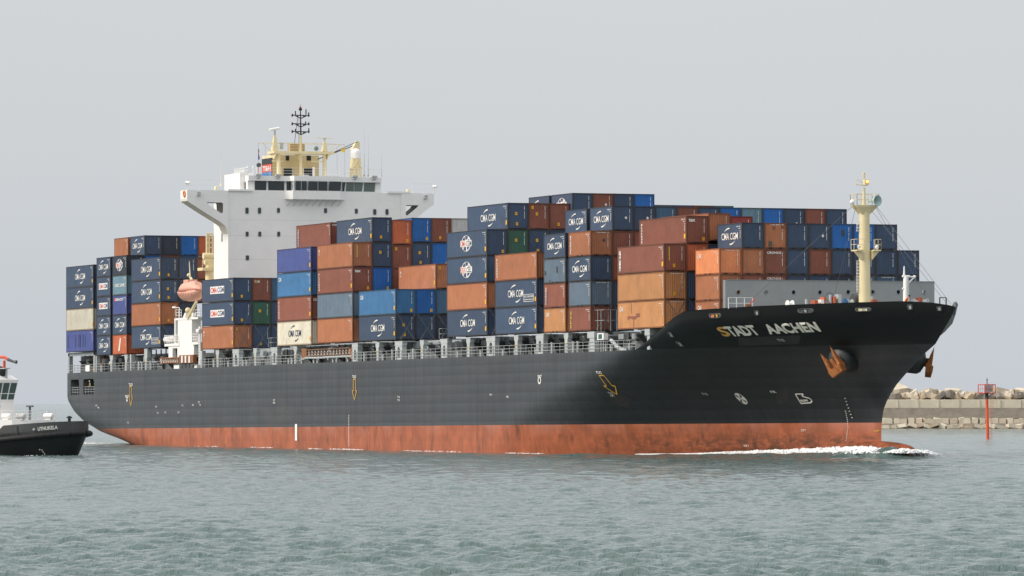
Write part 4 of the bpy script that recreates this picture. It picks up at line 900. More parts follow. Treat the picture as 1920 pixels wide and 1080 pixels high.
# small square lights in the house front
for x_, y_, w_, h_ in ((463, 395, 6, 11), (486.5, 395, 6, 11), (522, 394.5, 5.5, 9), (610.3, 395, 5.5, 9), (668, 396, 5.5, 9), (702.5, 397.5, 6, 10.5), (725.5, 397.5, 6, 10.5), (463.3, 439, 5.5, 9), (487, 439, 5.5, 9), (522.5, 439, 5.5, 9), (463.8, 483.5, 6, 9)):
    c_ = hp(x_, y_); a, b_ = w_/13.9/2, h_/14.8/2; f = MB(); n = 20
    def rr(s_, o_): return [(HU+o_, c_[1]+s_*a*math.copysign(abs(math.cos(t))**.45, math.cos(t)), c_[2]+s_*b_*math.copysign(abs(math.sin(t))**.45, math.sin(t))) for t in np.linspace(0, 2*PI, n+1)[:-1]]
    f.loft([rr(1.18, .004), rr(1.15, .05), rr(.98, .05), rr(.96, .012)], 0, False, True, False); fo = f.build('window', M_LGREY, dh, fix=False)
    g = MB(); g.add(rr(.97, .015), [tuple(range(n))]); g.build('window_pane', M_GLASS, fo, fix=False)
g = MB(); g.box(HU-2.6, HU-2.2, -10.87, -10.84, 26.3, 27.3); g.build('window_pane', M_GLASS, dh)
# roof of the wheelhouse, radar deck
RU = -118.0
def rp(x_, y_, u=RU): return PX(x_, y_, 'u', u)
railing([(u0-.3, wv0, wt), (u0-.3, wv1, wt)], 1.05, 3, 'roof_rail', M_WHITE, .02, 1.5, dh)
railing([(u0-5.4, wv0, wt), (u0-.3, wv0, wt)], 1.05, 3, 'roof_rail', M_WHITE, .02, 1.5, dh)
for x_ in (484, 521, 573, 665, 701):
    v_ = hv(x_); q = MB(); q.box(u0, u0+.35, v_-.35, v_+.35, wt-.02, wt+.2); q.tube((u0+.1, v_-.2, wt-.25), (u0+.3, v_+.1, wt-.1), .14, n=8); q.build('roof_lamp', M_LGREY, dh)
# white aft corner house with ship name board
q = MB(); a = rp(440, 355, -116); b_ = rp(466, 325, -116); q.box(-120, -114, a[1], a[1]+1.6, 31.6, 35.0); q.box(-116.1, -116.0, a[1], a[1]+1.3, 35.0, 35.75); q.build('corner_house', M_WHITE, dh)
# casing and funnel
c_ = rp(510, 290, -121.5); d_ = rp(598, 332, -121.5)
fn = MB(); fn.box(-125.3, -121.5, c_[1], d_[1], 30, c_[2]+.0)
fno = fn.build('funnel', mat('casing_cream_paint', (.62, .50, .27), .55, var=.08), dh)
side = [(.0, .14, M_CREAM), (.14, .42, M_BLACK), (.42, .76, M_RED), (.76, 1.0, mat('funnel_blue', (.05, .17, .40), .5))]
zt, zb = c_[2], rp(500, 331, -121.5)[2]
for f0, f1, m_ in side:
    q = MB(); q.box(-125.32, -121.45, c_[1]-.06, c_[1]-.0, zt-(zt-zb)*f1, zt-(zt-zb)*f0); q.build('funnel_band', m_, fno)
q = MB(); letters(q, 'T&H', (-124.9, c_[1]-.075, zt-(zt-zb)*.72), (3.1, 0, 0), (0, 0, (zt-zb)*.24), .03); q.build('funnel_letters', M_LETTER, fno, fix=False)
for xa, xb, ya, yb in ((536, 542, 292, 301), (575, 583, 292, 301), (532, 549, 316, 331), (570, 588, 316, 331)):
    a, b_ = rp(xa, yb, -121.48), rp(xb, ya, -121.48); q = MB(); q.box(-121.5, -121.44, a[1], b_[1], a[2], b_[2]); q.build('casing_opening', M_BLACK, fno)
# radar mast platform on three legs
z0 = wt; zp = rp(560, 286)[2]
pl = MB(); a, b_ = rp(509, 286), rp(622, 286); pl.box(RU-1.6, RU+1.0, a[1], b_[1], zp-.18, zp+.12)
for x_ in (513, 560, 612): v_ = rp(x_, 286)[1]; pl.prism([(RU-1.5, v_, zp-.18), (RU+.9, v_, zp-.18), (RU, v_, zp-.9)], (0, .1, 0))
mast = pl.build('radar_platform', M_CREAM, ship)
for x_, r_ in ((522.5, .26), (564, .2), (608.5, .26)):
    v_ = rp(x_, 300)[1]; q = MB(); q.tube((RU, v_, z0-.2), (RU, v_, zp), r_, n=14); q.tube((RU, v_, z0-.2), (RU, v_, z0+.5), r_*2.0, r_, n=14); q.build('mast_leg', M_CREAM, mast)
q = MB(); q.tube(rp(510, 302), rp(530, 302), .08); q.tube(rp(583, 302), rp(604, 303), .08); q.build('mast_brace', M_CREAM, mast)
railing([(RU+.9, rp(506, 283)[1], zp+.12), (RU+.9, rp(620, 283)[1], zp+.12)], 1.05, 3, 'mast_rail', M_CREAM, .02, 1.2, mast)
q = MB()
for pp in (((484, 268), (492, 268)), ((492, 268), (508, 284)), ((484, 268), (646, 271)), ((638, 271), (620, 285)), ((640, 271), (646, 271))): q.tube(rp(*pp[0]), rp(*pp[1]), .045, n=5)
q.build('signal_yard', M_CREAM, mast)
q = MB(); q.tube(rp(484.3, 268), rp(484.3, 305), .012, n=4); q.tube(rp(497.5, 270), rp(497.5, 300), .012, n=4); q.tube(rp(646.5, 271), rp(646.5, 331), .012, n=4); q.tube(rp(632, 275), rp(632, 331), .012, n=4); q.build('halyard', M_WIRE, mast)
# radar towers and scanners
def tower(xc, yb, yt, wb, wt_, name='radar_tower'):
    c0 = rp(xc, yb); c1 = rp(xc, yt); q = MB()
    q.loft([[(RU+a*r_, c0[1]+b__*r_, w_) for a, b__ in ((-1, -1), (1, -1), (1, 1), (-1, 1))] for r_, w_ in ((wb, c0[2]), (wt_, c1[2]))], 0, False); return q.build(name, M_CREAM, mast)
tower(515.3, 284, 254, .42, .13); tower(608.5, 284, 264, .36, .1)
c_ = rp(515.3, 248); q = MB(); q.tube((RU, c_[1], c_[2]-.5), (RU, c_[1], c_[2]+.3), .12, n=8); q.build('scanner_pedestal', M_LGREY, mast)
q = MB(); a, b_ = rp(505.5, 243.5), rp(523.5, 240.5); q.tube(a, b_, .17, n=8); q.build('radar_scanner', M_WHITE, mast)
c_ = rp(608.5, 263); q = MB(); q.tube(c_, rp(608.5, 259.5), .16, n=8); q.build('scanner_pedestal', M_LGREY, mast)
q = MB(); q.tube(rp(593.5, 258.6), rp(623.5, 258.8), .05, n=6); q.build('radar_scanner', M_CREAM, mast)
q = MB(); a = rp(528, 280); q.tube(a, rp(528, 267.5), .22, n=10); q.build('vent_cowl', M_LGREY, mast)
q = MB(); a, b_ = rp(544, 283, -119.5), rp(571.5, 269, -119.5); q.box(-120.5, -119.5, a[1], b_[1], a[2], b_[2])
for k in range(7): v_ = a[1]+(b_[1]-a[1])*(k+.5)/7; q.box(-119.5, -119.45, v_-.04, v_+.04, a[2], b_[2])
q.build('screen_box', mat('screen_cream_brown', (.45, .34, .20), .6, var=.2), mast)
# black signal light mast
q = MB(); q.tube(rp(564, 284), rp(564, 253), .19, .12, n=10); q.build('mast_post', M_CREAM, mast)
q = MB(); q.tube(rp(564, 253), rp(563.3, 204), .11, .07, n=8); q.tube(rp(563, 204), rp(563, 196), .03, n=5)
q.tube(rp(560.5, 205.5), rp(566, 205.5), .12, n=8); q.tube(rp(561.5, 203), rp(565, 203), .14, n=8); q.tube(rp(552, 270), rp(558.5, 218), .035, n=5)
for y_ in (216.5, 232.5, 247):
    q.tube(rp(548, y_-.7), rp(578.5, y_+.3), .07, n=6); q.tube(rp(554, y_+1), rp(564, y_+5.5), .07, n=6); q.tube(rp(574, y_+1), rp(564, y_+5.5), .07, n=6)
    for x_ in (548, 578.8): q.tube(rp(x_, y_-3.2), rp(x_, y_+2.5), .09, n=8); q.tube(rp(x_, y_-.5), rp(x_, y_+.8), .16, n=8)
    for x_ in (558.5, 569.5): q.tube(rp(x_, y_-1), rp(x_, y_+2.8), .09, n=6)
for x_, y_, d_ in ((578.8, 210.5, 6), (573.7, 205, 10), (554, 208, 8), (573, 227.5, 4), (579, 240, 6), (554, 241.5, 5)): q.tube(rp(x_, y_), rp(x_, y_+d_), .08, n=6)
q.build('signal_light_mast', M_BLACK, mast)
q = MB(); c_ = rp(563, 201); q.ball(tuple(c_), .13, n=8, k=5); q.build('masthead_lamp', M_RED, mast)
q = MB(); q.tube(rp(561, 253), rp(561, 270), .02, n=4); q.tube(rp(559.8, 222), rp(559.8, 270), .015, n=4); q.build('mast_ladder', M_WIRE, mast)
def horn(at_, axis, L_, r_, m_, parent, name='ship_horn'):
    q = MB(); a = Vector(at_); ax = Vector(axis).normalized(); x_ = ax.orthogonal().normalized(); y_ = ax.cross(x_); n = 16; rings = []
    for t, k in ((0, .25), (.3, .28), (.6, .5), (.85, .85), (1, 1), (.98, .9), (.7, .45), (.5, .1)): rings.append([tuple(a+ax*L_*t+(x_*math.cos(b__)+y_*math.sin(b__))*r_*k) for b__ in np.linspace(0, 2*PI, n+1)[:-1]])
    q.loft(rings, 0, True, True, True); return q.build(name, m_, parent, fix=False)
M_HORN = mat('pale_green_horn_paint', (.36, .48, .47), .4)
horn(rp(590.5, 279.5), (1, -.15, 0), 1.0, .32, M_HORN, mast)
# satellite dome on its cream tower, small dome, crane jib
q = MB(); c0 = rp(667, 331); c1 = rp(667, 297)
q.loft([[(RU+a*r_, c0[1]+b__*r_, w_) for a, b__ in ((-1, -1), (1, -1), (1, 1), (-1, 1))] for r_, w_ in ((.62, z0-.2), (.52, c1[2]))], 0, False)
for y_ in (316,): c_ = rp(667, y_); q.box(RU-.7, RU+.7, c_[1]-.72, c_[1]+.72, c_[2]-.06, c_[2]+.06)
for sg in (-1, 1):
    for ya, yb in ((331, 317), (315, 299)): q.tube((RU+.66, rp(667, ya)[1]+sg*.58, rp(667, ya)[2]), (RU+.62, rp(667, yb)[1]-sg*.1, rp(667, yb)[2]), .06)
tw = q.build('dome_tower', M_CREAM, mast)
q = MB(); c_ = rp(667, 297.3); q.tube((RU, c_[1], c_[2]), (RU, c_[1], c_[2]+.75), .62, .66, n=20); q.ball((RU, c_[1], c_[2]+.75), .66, .66, .55, n=20, k=10); q.build('satellite_dome', M_WHITE, mast)
q = MB(); c_ = rp(675.8, 330); d_ = rp(675.8, 304); q.tube(c_, d_, .07); q.ball(tuple(d_), .19, .19, .24); q.build('small_dome', M_WHITE, mast)
q = MB(); c_ = rp(588, 331); d_ = rp(588, 315); q.tube(c_, d_, .16, n=10); q.ball(tuple(d_), .18, .18, .2); q.build('compass_stand', M_WHITE, mast)
q = MB(); CU = -119.2
q.prism([tuple(rp(x_, y_, CU)) for x_, y_ in ((660, 281), (674.5, 285), (674.5, 266), (671, 264.5), (669, 265))], (-.8, 0, 0)); q.tube(rp(667, 331, CU), rp(667, 283, CU), .4, n=12); cr_ = q.build('stores_crane', M_CREAM, ship)
q = MB(); q.tube(rp(670, 265.5, CU), rp(596, 299, CU), .05, n=5); q.tube(rp(661, 274, CU), rp(597, 298, CU), .06, n=5); q.tube(rp(597, 298, CU), rp(640, 281, CU), .05, n=5); q.build('crane_wires', M_WIRE, cr_)
# aerials
for x_, y0, y1, m_ in ((414, 349, 262, M_CREAM), (683, 331, 236, M_LGREY), (690.5, 331, 250, M_LGREY), (715.5, 331, 285, M_LGREY), (444, 325, 313, M_LGREY)):
    q = MB(); a, b_ = rp(x_, y0), rp(x_, y1); q.tube(a, a+(b_-a)*.5, .035, .022, n=5); q.tube(a+(b_-a)*.5, b_, .02, .008, n=4); q.tube(a, a+(b_-a)*.06, .16, .05, n=8); q.build('whip_aerial', m_, ship)
for x_, y_ in ((474.5, 314), (481, 315), (464, 314), (636, 316), (692, 316), (700, 318), (650, 322)):
    q = MB(); a = rp(x_, 331); b_ = rp(x_, y_); q.tube(a, b_, .035, n=5); q.ball(tuple(b_), .13, n=8, k=5); q.build('sensor_post', M_WHITE, dh)
q = MB(); a = rp(484.3, 331); b_ = rp(484.3, 309.5); q.tube(a, b_, .05); so_ = q.build('searchlight_post', M_RED, dh)
q = MB(); q.tube(b_, b_+np.array((.35, .0, 0)), .27, n=14); q.build('searchlight', M_DGREY, dh)
# flags
q = MB(); q.add([tuple(rp(x_, y_, RU+.05)) for x_, y_ in ((639, 282), (646.5, 275.5), (646.5, 285.5), (641, 284.5))], [(0, 1, 2, 3)]); q.add([tuple(rp(x_, y_, RU+.03)) for x_, y_ in ((639, 282), (646.5, 275.5), (646.5, 285.5), (641, 284.5))], [(3, 2, 1, 0)])
f_ = q.build('signal_flag', mat('yellow_cloth', (.80, .52, .01), .8), None, fix=False); f_.rotation_euler = (0, -TRIM, 0); tag(f_, 'small yellow signal flag on a halyard right of the radar mast', 'flag')
q = MB(); P_ = [(484, 277), (486.2, 283), (485.2, 289), (487, 295), (486.5, 299), (484, 300), (484.2, 288)]
for j in range(2): q.add([tuple(rp(x_, y_, RU+.05-.03*j)) for x_, y_ in P_], [tuple(range(7))], 0)
q.add([tuple(rp(x_, y_, RU+.08)) for x_, y_ in ((484.2, 293), (486.6, 293), (486.5, 299), (484, 300))], [(0, 1, 2, 3)], 1); q.add([tuple(rp(x_, y_, RU+.08)) for x_, y_ in ((484.4, 283), (486, 283), (485.4, 289), (484.4, 289))], [(0, 1, 2, 3)], 2)
f_ = q.build('country_flag', [mat('dark_cloth', (.03, .03, .06), .8), mat('blue_cloth', (.03, .05, .35), .8), mat('red_cloth', (.4, .04, .04), .8)], None, fix=False); f_.rotation_euler = (0, -TRIM, 0); tag(f_, 'drooping dark country flag left of the funnel', 'flag')
# cream provision crane beside the house
V_ = -10.9
def cp(x_, y_): return PX(x_, y_, 'u', -121.5)
q = MB(); a, b_ = cp(387, 521), cp(399, 437); 
for x_ in (387.5, 392, 398.5): q.tube(cp(x_, 478), cp(x_, 438), .14)
for y_ in (438, 446, 455, 464): q.tube(cp(387, y_), cp(399, y_), .1)
q.tube(cp(381, 480), cp(399, 480), .42, n=12); q.tube(cp(383, 490), cp(399, 490), .42, n=12); q.tube(cp(393, 492), cp(393, 530), .55, n=12)
pc = q.build('hose_crane', M_CREAM, ship)
q = MB(); a, b_ = cp(375, 506), cp(400, 503); q.box(-122.5, -120.5, a[1], b_[1], a[2]-.1, b_[2]+.05); q.build('crane_platform', M_CREAM, pc)
railing([(-120.5, a[1], b_[2]), (-120.5, a[1]+1.3, b_[2])], 1.0, 3, 'crane_rail', M_CREAM, .04, .5, pc)
# ---- boat deck station on the ship's side
sv = -B+.25
def bp(x_, y_, v=sv): return PX(x_, y_, 'v', v)
def slab(x0, x1, y0, y1, v0=sv, d=1.2, mb=None):
    mb = mb or MB(); p = bp((x0+x1)/2, y0, v0); q = bp((x0+x1)/2, y1, v0); a = bp(x0, (y0+y1)/2, v0)[0]; b_ = bp(x1, (y0+y1)/2, v0)[0]
    return mb.box(a, b_, v0, v0+d, q[2], p[2])
q = MB(); slab(335.5, 359.7, 599, 645, mb=q); slab(335.5, 363.5, 645, 665.5, mb=q); slab(327, 371, 595.5, 599.5, sv-.05, 4.5, mb=q); slab(308.5, 335, 644, 649, sv-.1, 3.5, mb=q); slab(359.8, 371, 641.5, 646, sv-.1, 3.5, mb=q); slab(316, 323.5, 649, 670, mb=q); slab(332.5, 335.4, 649, 670, mb=q); slab(323.5, 332.5, 649, 653, mb=q)
slab(327, 329, 600, 645, sv, .3, mb=q); slab(333.4, 335.4, 600, 645, sv, .3, mb=q); slab(326, 369, 684, 692, sv+.3, 1, mb=q)
boatst = q.build('boat_station', M_WHITE, ship)
q = MB(); slab(323.5, 332.5, 653, 670, sv+.5, .1, mb=q); slab(359.8, 372, 600, 641, sv+1.2, .1, mb=q); q.build('dark_doorway', M_BLACK, boatst)
q = MB(); slab(336, 362, 665.5, 681, sv-.2, .5, mb=q); q.build('embarkation_box', M_WOOD, boatst)
q = MB()
for x_ in (341, 347.5, 354.5): slab(x_-1.2, x_+1.2, 667, 680, sv-.28, .07, mb=q)
q.build('ladder_rungs', M_WHITE, boatst)
q = MB(); a, b_, c_, d_ = bp(300, 672), bp(335, 670.5), bp(300, 681), bp(335, 679.5); q.tube(a, b_, .08); q.tube(c_, d_, .08)
for k in range(9): p = a+(b_-a)*k/8; r_ = c_+(d_-c_)*k/8; q.tube(p, r_, .05); (q.tube(r_, a+(b_-a)*(k+1)/8, .035) if k < 8 else None)
q.build('boarding_ladder', M_WOOD, boatst)
q = MB(); p, r_, p2, r2 = bp(301, 673, sv+.2), bp(334, 671.5, sv+.2), bp(301, 680, sv+.2), bp(334, 678.5, sv+.2); q.add([p2, r2, r_, p], [(0, 1, 2, 3)]); q.build('ladder_steps', M_LETTER, boatst, fix=False)
q = MB()
for x_ in (338.5, 345, 352, 358.5): slab(x_-2.6, x_+2.6, 684.5, 691.5, sv+.1, .2, mb=q)
q.build('locker', M_DGREY, boatst)
def prail(x0, x1, y0, name='station_rail', hpx=15):
    a, b_ = bp(x0, y0, sv-.1), bp(x1, y0, sv-.1); return railing([tuple(a), tuple(b_)], hpx/14.6, 3, name, M_WHITE, .035, .9, boatst)
prail(308.5, 335, 644); prail(360, 371.5, 641.5); prail(330, 340, 596); prail(366, 376, 596)
q = MB(); q.tube(bp(336.5, 596), bp(336.5, 577), .06); q.tube(bp(336.5, 577), bp(326, 576.5), .05); q.tube(bp(324, 576.5), bp(329, 576.5), .12, n=8); q.build('lamp_standard', M_WHITE, boatst)
q = MB(); q.tube(bp(373.5, 684), bp(373.5, 612), .09); q.tube(bp(375.5, 684), bp(375.5, 612), .09)
for y_ in range(614, 684, 5): q.tube(bp(373.5, y_), bp(375.5, y_), .05)
q.tube(bp(371, 621), bp(376, 621), .3, n=10); q.build('side_ladder', M_WHITE, boatst)
# davit
q = MB(); q.tube(bp(353, 596), bp(368, 566), .30, .18); q.tube(bp(357, 598), bp(362, 575), .12); q.tube(bp(356.5, 520, sv-.3), bp(355, 490, sv-.3), .10, .05); q.ball(tuple(bp(352.5, 582)), .38); q.ball(tuple(bp(354, 516, sv-.2)), .25); q.tube(bp(354, 516), bp(360, 525), .16)
q.build('davit', M_CREAM, ship)
q = MB(); 
for x_ in (345, 358.5): a = bp(x_, 597); q.prism([(a[0]-.6, sv, a[2]), (a[0]+.4, sv, a[2]), (a[0]+.9, sv, a[2]+.7), (a[0]+.2, sv, a[2]+.7)], (0, .4, 0))
q.build('boat_chock', M_WHITE, boatst)
tag_raft = MB(); a, b_ = bp(312, 637, sv+.4), bp(324, 636, sv+.4); tag_raft.tube(a, b_, .42, n=12); tag_raft.ball(tuple(a), .42, n=12); tag_raft.ball(tuple(b_), .42, n=12)
o = tag_raft.build('life_raft_canister', M_WHITE); o.rotation_euler = (0, -TRIM, 0); tag(o, 'white life raft canister lying on the boat station balcony', 'life raft')
# lifeboat
lb = empty('lifeboat', world_of(*bp(359.5, 543, -B+1.2)), (0, -TRIM, 0)); lb.scale = (.9, .9, .94); tag(lb, 'faded orange enclosed lifeboat hanging in its davit at the ship side', 'lifeboat')
q = MB(); rings = []
for t in np.linspace(-1, 1, 15):
    e_ = max(.02, (1-abs(t)**3.4))**.5; rings.append([(t*4.1, 1.45*e_*math.cos(a), -.25+(1.35*math.sin(a) if math.sin(a) < 0 else .06*math.sin(a))*e_+.10*t*t) for a in np.linspace(0, 2*PI, 17)[:-1]])
q.loft(rings, 0); q.build('boat_hull', M_SALMON, lb)
q = MB(); rings = []
for t in np.linspace(-1, 1, 15):
    e_ = max(.02, (1-abs(t)**3.2))**.55; rings.append([(t*3.9, 1.35*e_*math.cos(a), -.2+(1.35*math.sin(a) if math.sin(a) > 0 else 0)*e_+.09*t*t) for a in np.linspace(0, 2*PI, 17)[:-1]])
q.loft(rings, 0); q.build('boat_canopy', M_SALMON, lb)
q = MB(); rings = []
for t in np.linspace(-1, 1, 15):
    e_ = max(.02, (1-abs(t)**2.6))**.5; rings.append([(t*4.14, 1.5*e_*s_, -.24+dz+.10*t*t) for s_, dz in ((-1, -.05), (-1, .05))])
for a, b_ in zip(rings[:-1], rings[1:]): q.add([a[0], b_[0], b_[1], a[1]], [(0, 1, 2, 3)])
q.build('rubbing_strake', mat('dark_red_strake', (.30, .05, .03), .6), lb, fix=False)
q = MB(); q.box(-1.6, .4, -.7, .7, .85, 1.35); q.tube((-1.9, -.5, .85), (-1.9, -.5, 1.25), .06); q.build('boat_cockpit', M_SALMON, lb)
q = MB()
for k in range(9): x_ = -3.4+k*.8; e_ = (1-abs(x_/4.1)**2.6)**.5; q.tube((x_, -1.47*e_, -.45), (x_, -1.38*e_, -.85), .03, n=4)
q.build('grab_lines', mat('dark_red_strake', (.30, .05, .03), .6), lb)
# ================================================================= FORECASTLE
wb0 = 15.75
bk = MB(); bu = 44.1; a, b_ = PX(1364, 525, 'u', bu), PX(1752, 527, 'u', bu)
v0, v1 = a[1], b_[1]; zt = a[2]
ports = [(1384.5, 548), (1436.5, 548), (1488, 548), (1537.5, 548), (1590.5, 547.5), (1636.5, 547.5), (1684.5, 547.5), (1732.5, 547.5)]
pv = [(PX(x_, y_, 'u', bu)[1], PX(x_, y_, 'u', bu)[2]) for x_, y_ in ports]; r_ = .22
edges = [v0]+[(pv[i][0]+pv[i+1][0])/2 for i in range(7)]+[v1]
for i, (pc_, pw) in enumerate(pv):                     # plate panels with a real hole each
    e0, e1 = edges[i], edges[i+1]; n = 24; ring_ = [(bu, pc_+r_*math.cos(t), pw+r_*math.sin(t)) for t in np.linspace(0, 2*PI, n+1)[:-1]]
    outp = []
    for t in np.linspace(0, 2*PI, n+1)[:-1]:
        dx, dz = math.cos(t), math.sin(t); k = min((e1-pc_)/dx if dx > 1e-6 else 1e9, (e0-pc_)/dx if dx < -1e-6 else 1e9, (zt-pw)/dz if dz > 1e-6 else 1e9, (14.1-pw)/dz if dz < -1e-6 else 1e9); outp.append((bu, pc_+dx*k, pw+dz*k))
    bk.add(ring_+outp, [(k, (k+1) % n, n+(k+1) % n, n+k) for k in range(n)])
    for cy, cz in ((e0, zt), (e1, zt), (e0, 14.1), (e1, 14.1)):
        near = sorted(range(n), key=lambda k: (outp[k][1]-cy)**2+(outp[k][2]-cz)**2)[:2]; bk.add([outp[near[0]], outp[near[1]], (bu, cy, cz)], [(0, 1, 2)])
bk.box(bu-.9, bu+.002, v0-.25, v0, 14.1, zt); bk.box(bu-.2, bu-.05, v0+1.5, v1-1.5, 13, 14.15); bk.box(bu-.04, bu+.06, v0, v1, zt, zt+.05)
bwall = bk.build('breakwater_wall', mat('mid_grey_paint', (.27, .29, .295), .5, var=.06, streak=.12), ship)
for i, (pc_, pw) in enumerate(pv):
    q = MB(); n = 20
    q.loft([[(bu+o_, pc_+k*math.cos(t), pw+k*math.sin(t)) for t in np.linspace(0, 2*PI, n+1)[:-1]] for k, o_ in ((r_+.03, .003), (r_+.03, .04), (r_-.01, .04), (r_-.01, -.1))], 0, True, True, False); q.build('porthole_rim', M_GREY, bwall, fix=False)
q = MB(); 
for x_ in np.linspace(1395, 1735, 9): v_ = PX(x_, 540, 'u', bu)[1]; q.prism([(bu-.05, v_, 13), (bu-2.2, v_, 13), (bu-.05, v_, zt-.2)], (0, .08, 0))
q.build('wall_stay', M_GREY, bwall)
# foremast
mu, mv = 51.3, 0.0; zb_ = 13.05
fm = MB(); fm.tube((mu, mv, zb_), (mu, mv, 24.1), .60, .52, n=24)
for k in range(8): a = 2*PI*k/8; fm.prism([(mu+.6*math.cos(a), mv+.6*math.sin(a), zb_), (mu+1.15*math.cos(a), mv+1.15*math.sin(a), zb_), (mu+.6*math.cos(a), mv+.6*math.sin(a), zb_+1.7)], (-.05*math.sin(a), .05*math.cos(a), 0))
fmo = fm.build('foremast', M_CREAM, ship)
def mp_(x_, y_, v=0): return PX(x_, y_, 'u', mu+v)
q = MB(); zt2 = mp_(1618, 386)[2]
q.loft([[(mu+a*r1, b__*r2+o_, z_) for a, b__ in ((-1, -1), (1, -1), (1, 1), (-1, 1))] for r1, r2, z_, o_ in ((.42, .42, zt2-.85, 0), (.7, 1.1, zt2-.1, .05), (.7, 1.2, zt2+.06, .05))], 0, False); q.build('mast_platform', M_CREAM, fmo)
railing([(mu+.78, -1.15, zt2+.06), (mu+.78, 1.25, zt2+.06), (mu-.78, 1.25, zt2+.06), (mu-.78, -1.15, zt2+.06), (mu+.78, -1.15, zt2+.06)], 1.1, 2, 'mast_rail', M_CREAM, .028, 1.0, fmo)
for s_ in (-1, 1):
    q = MB(); z_ = mp_(1618, 470)[2]; y0, y1 = (s_*.55, s_*1.32); q.box(mu-.3, mu+1.1, min(y0, y1), max(y0, y1), z_-.06, z_+.06)
    q.prism([(mu+.2, y0, z_-.9), (mu+.2, y0, z_-.06), (mu+.2, y1, z_-.06)], (.5, 0, 0)); q.build('lamp_platform', M_CREAM, fmo)
    railing([(mu-.3, y1, z_+.06), (mu+1.1, y1, z_+.06), (mu+1.1, y0, z_+.06)], 1.05, 2, 'lamp_rail', M_CREAM, .03, .8, fmo)
    q = MB(); q.ball((mu+.8, s_*1.0, z_+.35), .2); q.tube((mu+.8, s_*1.0, z_), (mu+.8, s_*1.0, z_+.3), .06); q.build('deck_lamp', M_WHITE, fmo)
q = MB(); q.tube(mp_(1620, 386), mp_(1620, 352), .2, .12, n=10); q.tube(mp_(1620, 350), mp_(1620, 322), .035, n=6)
for y_ in (325, 329, 333): q.tube(mp_(1618.3, y_), mp_(1621.8, y_), .1, n=6)
q.tube(mp_(1606, 336), mp_(1620, 344), .03); q.tube(mp_(1606, 336), mp_(1606, 346), .03); q.tube(mp_(1604, 346), mp_(1627, 347.5), .05); q.build('topmast', M_CREAM, fmo)
q = MB(); q.box(mu+.1, mu+.5, mp_(1617.5, 340)[1], mp_(1625.5, 340)[1], mp_(1620, 347)[2], mp_(1620, 337)[2]); lo_ = q.build('masthead_lamp', M_CREAM, fmo)
q = MB(); c_ = mp_(1622, 341); q.ball((mu+.55, c_[1], c_[2]), .15, n=10, k=6); bm_ = bpy.data.materials.new('lit_lamp'); bm_.use_nodes = True; pb = bm_.node_tree.nodes['Principled BSDF']; pb.inputs['Base Color'].default_value = (.8, .35, .05, 1); pb.inputs['Emission Color'].default_value = (1, .55, .15, 1); pb.inputs['Emission Strength'].default_value = 1.6; q.build('lamp_glass', bm_, fmo)
c_ = mp_(1632, 377); horn((mu+.2, c_[1]-.25, c_[2]), (1, .35, 0), 1.25, .55, M_HORN, fmo)
q = MB(); q.tube(mp_(1598, 378), mp_(1598, 384), .2, n=8); q.ball(tuple(mp_(1598, 379, 1)), .25); q.build('deck_lamp', M_WHITE, fmo)
q = MB()
for ya, yb in ((415, 434), (489, 548)):
    x_ = 1607; q.tube(mp_(x_, ya), mp_(x_, yb), .035)
    for y_ in np.arange(ya, yb, 6): q.tube(mp_(x_-1.5, y_), mp_(1611, y_), .03)
q.build('mast_ladder', M_WHITE, fmo)
wr = MB(); F_ = lambda x_, y_, u_: PX(x_, y_, 'u', u_)
for a, b_ in ((mp_(1641, 384), F_(1783, 570, 69)), (mp_(1630, 390), F_(1776, 570, 68)), (mp_(1641, 386), F_(1741, 566, 55)), (mp_(1604, 390), F_(1562, 566, 50)), (mp_(1597, 388), F_(1411, 560, 46.5))): wr.tube(a, b_, .018, n=4)
wr.build('stay_wire', M_WIRE, fmo)
# small white mast
q = MB(); wu = 55.0; c0 = PX(1699, 566, 'u', wu); c1 = PX(1699, 518, 'u', wu)
q.tube((wu, c0[1], 13.05), (wu, c0[1], c1[2]), .34, .27, n=14); q.tube((wu, c0[1]-.2, c1[2]), (wu, c0[1]-.2, PX(1695, 499, 'u', wu)[2]), .12, .06, n=8); q.tube((wu, c0[1]-.4, c1[2]), (wu, c0[1]+.4, c1[2]), .12)
q.tube(PX(1698, 519, 'u', wu), PX(1714, 519, 'u', wu), .08); q.tube(PX(1714, 520, 'u', wu), PX(1692, 542, 'u', wu), .08); q.ball(tuple(PX(1714.5, 519, 'u', wu)), .16)
wm = q.build('boat_boom_mast', M_WHITE, ship)
q = MB()
for x_ in (1700.5, 1703.5): q.tube(PX(x_, 566, 'u', wu+.6), PX(x_, 518, 'u', wu+.6), .03)
for y_ in np.arange(520, 566, 4): q.tube(PX(1700.5, y_, 'u', wu+.6), PX(1703.5, y_, 'u', wu+.6), .025)
q.build('mast_ladder', M_LGREY, wm)
